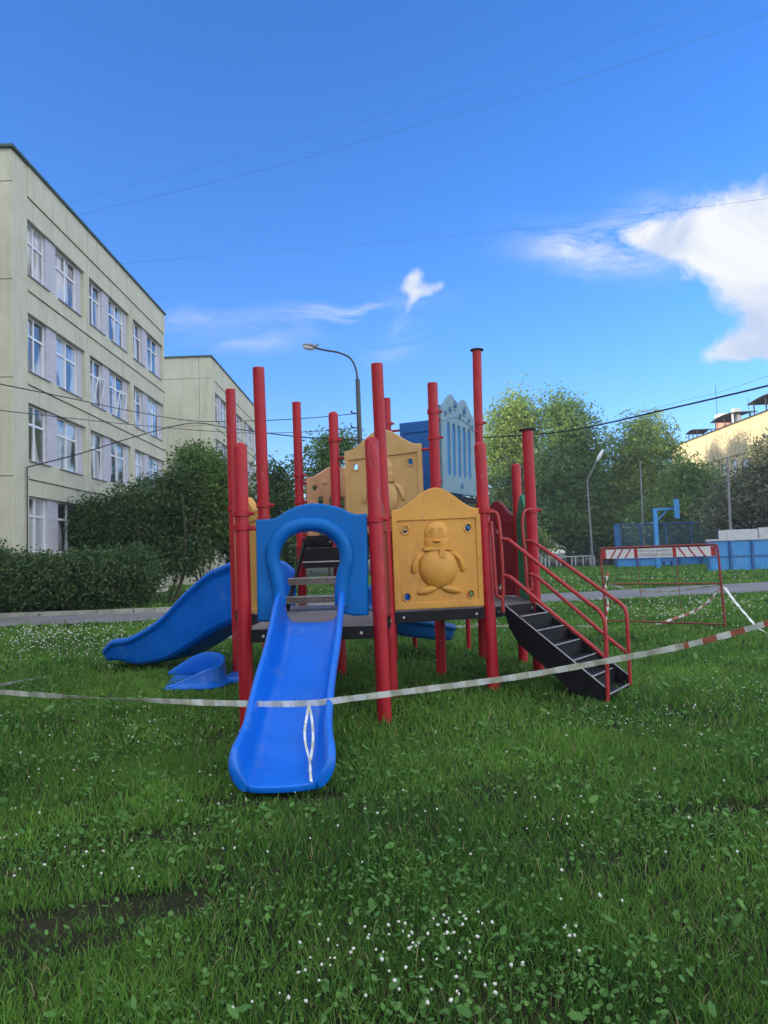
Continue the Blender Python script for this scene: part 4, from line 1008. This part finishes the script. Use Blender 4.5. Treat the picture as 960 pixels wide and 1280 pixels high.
# ------------------------------------------------------------ red barrier
def barrier():
    YL,YR=15.3,13.75
    A=at(758,700,YL); B=at(904,700,YR); A.z=0; B.z=0; B.x=at(907,787,YR).x; A.x=at(758,776,YL).x
    e=empty('road_barrier',tuple((A+B)/2),'red framed warning barrier with striped sign board on the lawn','barrier')
    X=(B-A).normalized(); W_=(B-A).length; H=1.53; Nn=X.cross(UP)   # towards the viewer
    if Nn.y>0: Nn=-Nn
    T=lambda x,z,n=0: A+X*x+UP*z+Nn*n
    lean=-.035
    def T(x,z,n=0): return A+X*(x+lean*z)+UP*z+Nn*n
    m=MB(); r=.022
    m.tube(smoothpath([T(0,0),T(0,.8),T(0,H-.12),T(.03,H-.03),T(.12,H),T(W_/2,H),T(W_-.12,H),T(W_-.03,H-.03),T(W_,H-.12),T(W_,.8),T(W_,0)],4),r,10)
    for z in (.82,.09): m.tube([T(0,z),T(W_,z)],.015,8)
    m.build('frame',M['rustred'],e)
    for k in (.335,.665): MB().tube([T(W_*k,.09),T(W_*k,H-.15)],.006,6).build('wire',M['rustred'],e)
    z0,z1=H-.21,H-.03
    m=MB(); m.add([T(.03,z0,.012),T(W_-.03,z0,.012),T(W_-.03,z1,.012),T(.03,z1,.012),T(.03,z0,.004),T(W_-.03,z0,.004),T(W_-.03,z1,.004),T(.03,z1,.004)],[(0,1,2,3),(7,6,5,4),(0,4,5,1),(1,5,6,2),(2,6,7,3),(3,7,4,0)])
    bd=m.build('sign_board',M['signw'],e,smooth=0)
    m=MB(); q=.0155
    def quad(x0,x1,s0=0,s1=0):
        m.add([T(x0,z0+.002,q),T(x1,z0+.002,q),T(x1+s1,z1-.002,q),T(x0+s0,z1-.002,q)],[(0,1,2,3)])
    quad(.03,.12); quad(W_-.12,W_-.03); quad(W_*.31,W_*.31+.07); quad(W_*.64,W_*.64+.07)
    for x in (.20,.34,.50): quad(x,x+.035,.12,.12)
    for x in (W_*.64+.22,W_*.64+.40,W_*.64+.58): quad(x,x+.035,-.12,-.12)
    m.build('stripes',M['signr'],bd,smooth=0)
    for txt,zc,sz in (('ПРОХОД ЗАКРЫТ',z0+.115,.062),('ОПАСНАЯ ЗОНА',z0+.028,.085)):
        cu=bpy.data.curves.new('t','FONT'); cu.body=txt; cu.size=sz; cu.extrude=.001; cu.align_x='CENTER'; cu.resolution_u=2
        o=bpy.data.objects.new('t',cu); COL.objects.link(o); me=bpy.data.meshes.new_from_object(o.evaluated_get(bpy.context.evaluated_depsgraph_get())); bpy.data.objects.remove(o)
        mid=W_*(.31+.64)/2+.035; ww=W_*.64-W_*.31-.11
        xs=[p.co.x for p in me.vertices]; sc=ww/(max(xs)-min(xs))
        v=[T(mid+p.co.x*sc,zc+p.co.y,.018+p.co.z) for p in me.vertices]; f=[tuple(p.vertices) for p in me.polygons]
        MB().add(v,f).build('lettering',M['text'],bd,smooth=0)
barrier()
# ------------------------------------------------------------ grass, clover and flowers
BARE=[(G(150,1135),.46,.15,.76),(G(120,1000),.42,.10,.6),(G(215,1040),.22,.12,.6),(G(915,1010),.45,.12,.6),(G(350,1000),.5,.13,.7),(G(60,1180),.35,.14,.6)]
def bare(x,y,r):
    k=np.ones_like(x)
    for c,rx,ry,s in BARE:
        wob=.25*np.sin(x*9+y*5)+.2*np.sin(x*17-y*11)
        d=((x-c.x)/rx)**2+((y-c.y-.12*(x-c.x))/ry)**2
        k=np.where(d<1+wob,1-s,k)
    return k
def hgt(X,Y): return np.where(Y<19,.018*np.sin(X*1.7+Y*.6)*np.cos(Y*1.3)+.012*np.sin(X*3.1)*np.sin(Y*2.7)-.02,-.02)
def onroad(x,y):
    fx=np.interp(x,[p[0] for p in A],[p[1] for p in A]); nx=np.interp(x,[p[0] for p in B],[p[1] for p in B])
    return (y>nx-.05)&(y<fx+.12)
gmat=None
gmat=leafmat('grass_blades',(.024,.105,.014),(.20,.42,.055),.42,.5)
_r=[n for n in gmat.node_tree.nodes if n.type=='VALTORGB'][0].color_ramp
_r.elements[1].position=.95; _e=_r.elements.new(.985); _e.color=(.42,.36,.17,1)
def pnoise(x,y,r,f):
    return (np.sin(x*f+1.3)*np.sin(y*f*1.2+.7)+np.sin(x*f*2.3+y*f*.7+2)*.6+np.sin(y*f*2.9-x*f*1.1)*.5)/2.1
def blades():
    Vs=[];Fs=[];Ts=[];off=0; r=np.random.default_rng(3)
    for (y0,y1,den,wd,ht) in ((1.9,3.6,9500,.0036,.055),(3.6,6.5,5600,.0050,.058),(6.5,11,2300,.0085,.06),(11,19,750,.015,.075),(19,34,220,.030,.09),(34,72,26,.08,.12)):
        hw=lambda y:.56*y+.9
        area=(y1-y0)*(hw(y0)+hw(y1)); n=int(area*den)
        y=y0+(y1-y0)*r.random(n); 
        keep=r.random(n)<hw(y)/hw(y1); y=y[keep]; n=len(y); x=(r.random(n)*2-1)*hw(y)
        p=bare(x,y,r)*(.62+.38*np.clip(pnoise(x,y,r,3.1)+.5,0,1)); k=(r.random(n)<p)&~onroad(x,y); x=x[k];y=y[k];n=len(x)
        h=ht*(.5+.9*r.random(n))*(1+.35*pnoise(x,y,r,1.7)); big=r.random(n)<.03; h=np.where(big,h*1.9,h); h=np.where(bare(x,y,r)<.9,h*.6,h)
        w=wd*(.6+.8*r.random(n)); a=r.random(n)*6.283; lean=h*(.25+.75*r.random(n)); b=r.random(n)*6.283
        dx,dy=np.cos(a)*w/2,np.sin(a)*w/2; lx,ly=np.cos(b)*lean,np.sin(b)*lean; z=hgt(x,y)-.004
        V=np.stack([np.stack([x-dx,y-dy,z],-1),np.stack([x+dx,y+dy,z],-1),
            np.stack([x+dx*.85+lx*.35,y+dy*.85+ly*.35,z+h*.6],-1),np.stack([x-dx*.85+lx*.35,y-dy*.85+ly*.35,z+h*.6],-1),
            np.stack([x+lx,y+ly,z+h*.95],-1)],1)
        base=off+np.arange(n)*5
        F4=np.stack([base,base+1,base+2,base+3],-1); F3=np.stack([base+3,base+2,base+4],-1)
        # store as tris only
        T=np.concatenate([np.stack([base,base+1,base+2],-1),np.stack([base,base+2,base+3],-1),F3],0)
        Vs.append(V.reshape(-1,3)); Fs.append(T.ravel()); off+=n*5
        tn=np.clip(.45+.28*pnoise(x,y,r,.9)+.25*pnoise(x,y,r,4.3)*.6+.30*(r.random(n)-.5)*1.6,0,.94); tn=np.where(r.random(n)<.025,1.0,tn); Ts.append(np.repeat(tn,5))
    me=npmesh('grass',np.concatenate(Vs),np.concatenate(Fs),3,gmat,np.concatenate(Ts))
    o=bpy.data.objects.new('grass',me); COL.objects.link(o); tag(o,'dark green uneven grass covering the lawn','grass',kind='stuff')
    print('blades',off//5)
blades()
def broad():
    """clover and plantain leaves"""
    r=np.random.default_rng(5); Vs=[];Fs=[];Ts=[];off=0
    for (y0,y1,den,s0) in ((1.9,4.2,1400,.0105),(4.2,8,520,.014),(8,14,90,.022)):
        hw=lambda y:.56*y+.7
        n=int((y1-y0)*(hw(y0)+hw(y1))*den); y=y0+(y1-y0)*r.random(n); x=(r.random(n)*2-1)*hw(y)
        k=(r.random(n)<np.clip(.45+.9*pnoise(x,y,r,1.9),.08,1)*bare(x,y,r)); x=x[k];y=y[k];n=len(x)
        big=r.random(n)<.10; s=s0*(.35+.95*r.random(n)**1.5)*np.where(big,1.4,1)
        z=hgt(x,y)+.020+.045*r.random(n)
        a=r.random(n)*6.283; el=np.where(big,1.7,1.1)
        tx=(r.random(n)-.5)*1.3; ty=(r.random(n)-.5)*1.3
        ring=[]
        for q in range(6):
            t=q*math.pi/3; px=np.cos(t)*s*el; py=np.sin(t)*s*.85; X_=px*np.cos(a)-py*np.sin(a); Y_=px*np.sin(a)+py*np.cos(a)
            ring.append(np.stack([x+X_,y+Y_,z+X_*tx+Y_*ty-.1*s],-1))
        ring.append(np.stack([x,y,z+ .12*s],-1))
        V=np.stack(ring,1); base=off+np.arange(n)*7
        T=np.concatenate([np.stack([base+q,base+(q+1)%6,base+6],-1) for q in range(6)],0)
        Vs.append(V.reshape(-1,3));Fs.append(T.ravel());off+=n*7;Ts.append(np.repeat(np.clip(.35+.6*r.random(n),0,1),7))
    me=npmesh('clover',np.concatenate(Vs),np.concatenate(Fs),3,leafmat('clover_leaves',(.024,.10,.018),(.13,.29,.06),.32,.6),np.concatenate(Ts),smooth=True)
    o=bpy.data.objects.new('clover',me); COL.objects.link(o); tag(o,'clover and plantain leaves low in the grass','ground cover',kind='stuff')
broad()
def flowers():
    r=np.random.default_rng(9); pts=[]
    def cluster(u,v,su,sv,n):
        for _ in range(n):
            uu=u+r.normal()*su; vv=v+r.normal()*sv
            if vv>722: p=G(uu,vv); pts.append((p.x,p.y))
    for c in ((510,1185,60,14,22),(560,1200,45,20,16),(420,1195,40,16,12),(590,1195,15,10,4),(620,1250,22,10,6),(350,1265,40,12,6),(525,1250,50,14,10),(715,1185,8,14,7),(745,1150,25,12,3),(860,1075,50,25,6),(720,1020,30,20,5),(590,1165,30,8,7),
              (90,805,70,13,380),(60,795,60,9,220),(220,795,50,9,120),(60,960,60,30,22),(150,900,90,20,60),(860,900,80,20,50),(930,870,40,20,30),(800,760,60,6,90),(720,745,60,5,60),(900,755,40,5,90),(840,770,30,4,80),(620,780,40,7,60),(800,720,90,4,120),(880,715,60,3,60)): cluster(*c)
    for _ in range(120):
        u=r.random()*1000-20; v=790+r.random()*330; p=G(u,v); pts.append((p.x,p.y))
    for _ in range(300):
        u=r.random()*1000-20; v=722+70*r.random(); p=G(u,v); pts.append((p.x,p.y))
    pts=np.array(pts); pts=pts[~onroad(pts[:,0],pts[:,1])]
    phi=(1+5**.5)/2; ico=np.array([(-1,phi,0),(1,phi,0),(-1,-phi,0),(1,-phi,0),(0,-1,phi),(0,1,phi),(0,-1,-phi),(0,1,-phi),(phi,0,-1),(phi,0,1),(-phi,0,-1),(-phi,0,1)])/1.9
    fi=np.array([(0,11,5),(0,5,1),(0,1,7),(0,7,10),(0,10,11),(1,5,9),(5,11,4),(11,10,2),(10,7,6),(7,1,8),(3,9,4),(3,4,2),(3,2,6),(3,6,8),(3,8,9),(4,9,5),(2,4,11),(6,2,10),(8,6,7),(9,8,1)])
    n=len(pts); d=pts[:,1]; s=np.where(d<8,.0064,.0062+.0008*(d-8))*(.65+.6*r.random(n)); z=hgt(pts[:,0],pts[:,1])+.065+.04*r.random(n)
    V=(ico[None]*s[:,None,None]*(1+.28*r.normal(size=(n,12,1)))+np.stack([pts[:,0],pts[:,1],z],-1)[:,None,:]).reshape(-1,3)
    Fc=(fi[None]+np.arange(n)[:,None,None]*12).reshape(-1)
    # stems: thin triangles
    ns=n; b=len(V); zz=hgt(pts[:,0],pts[:,1])
    SV=np.stack([np.stack([pts[:,0]-.0012,pts[:,1],zz],-1),np.stack([pts[:,0]+.0012,pts[:,1],zz],-1),np.stack([pts[:,0],pts[:,1],z],-1)],1).reshape(-1,3)
    SF=b+np.arange(ns*3)
    mi=np.concatenate([np.zeros(n*20),np.ones(ns)])
    me=npmesh('clover_flowers',np.concatenate([V,SV]),np.concatenate([Fc,SF]),3,[mat('white_petals',(.62,.62,.55),.7,.1,200),gmat],mi=mi)
    if 'tint' not in me.attributes:
        me.attributes.new('tint','FLOAT','POINT')
    o=bpy.data.objects.new('clover_flowers',me); COL.objects.link(o); tag(o,'white clover flowers scattered in the grass','flowers',kind='stuff')
flowers()
# verge between road and shrubs: leafy ground under the lilacs

# ------------------------------------------------------------ light evening haze
def haze():
    m=bpy.data.materials.new('haze'); m.use_nodes=True; t=m.node_tree; t.nodes.clear()
    o=t.nodes.new('ShaderNodeOutputMaterial'); v=t.nodes.new('ShaderNodeVolumePrincipled'); v.inputs['Color'].default_value=(.80,.88,.97,1); v.inputs['Density'].default_value=HAZE; v.inputs['Anisotropy'].default_value=.2
    t.links.new(v.outputs[0],o.inputs['Volume'])
    b=MB().bb((-620,-80,-1.5),(620,920,36)).build('haze',m,smooth=0); tag(b,'thin bluish evening air over the whole lawn','haze',kind='stuff')
HAZE=.0007
haze()
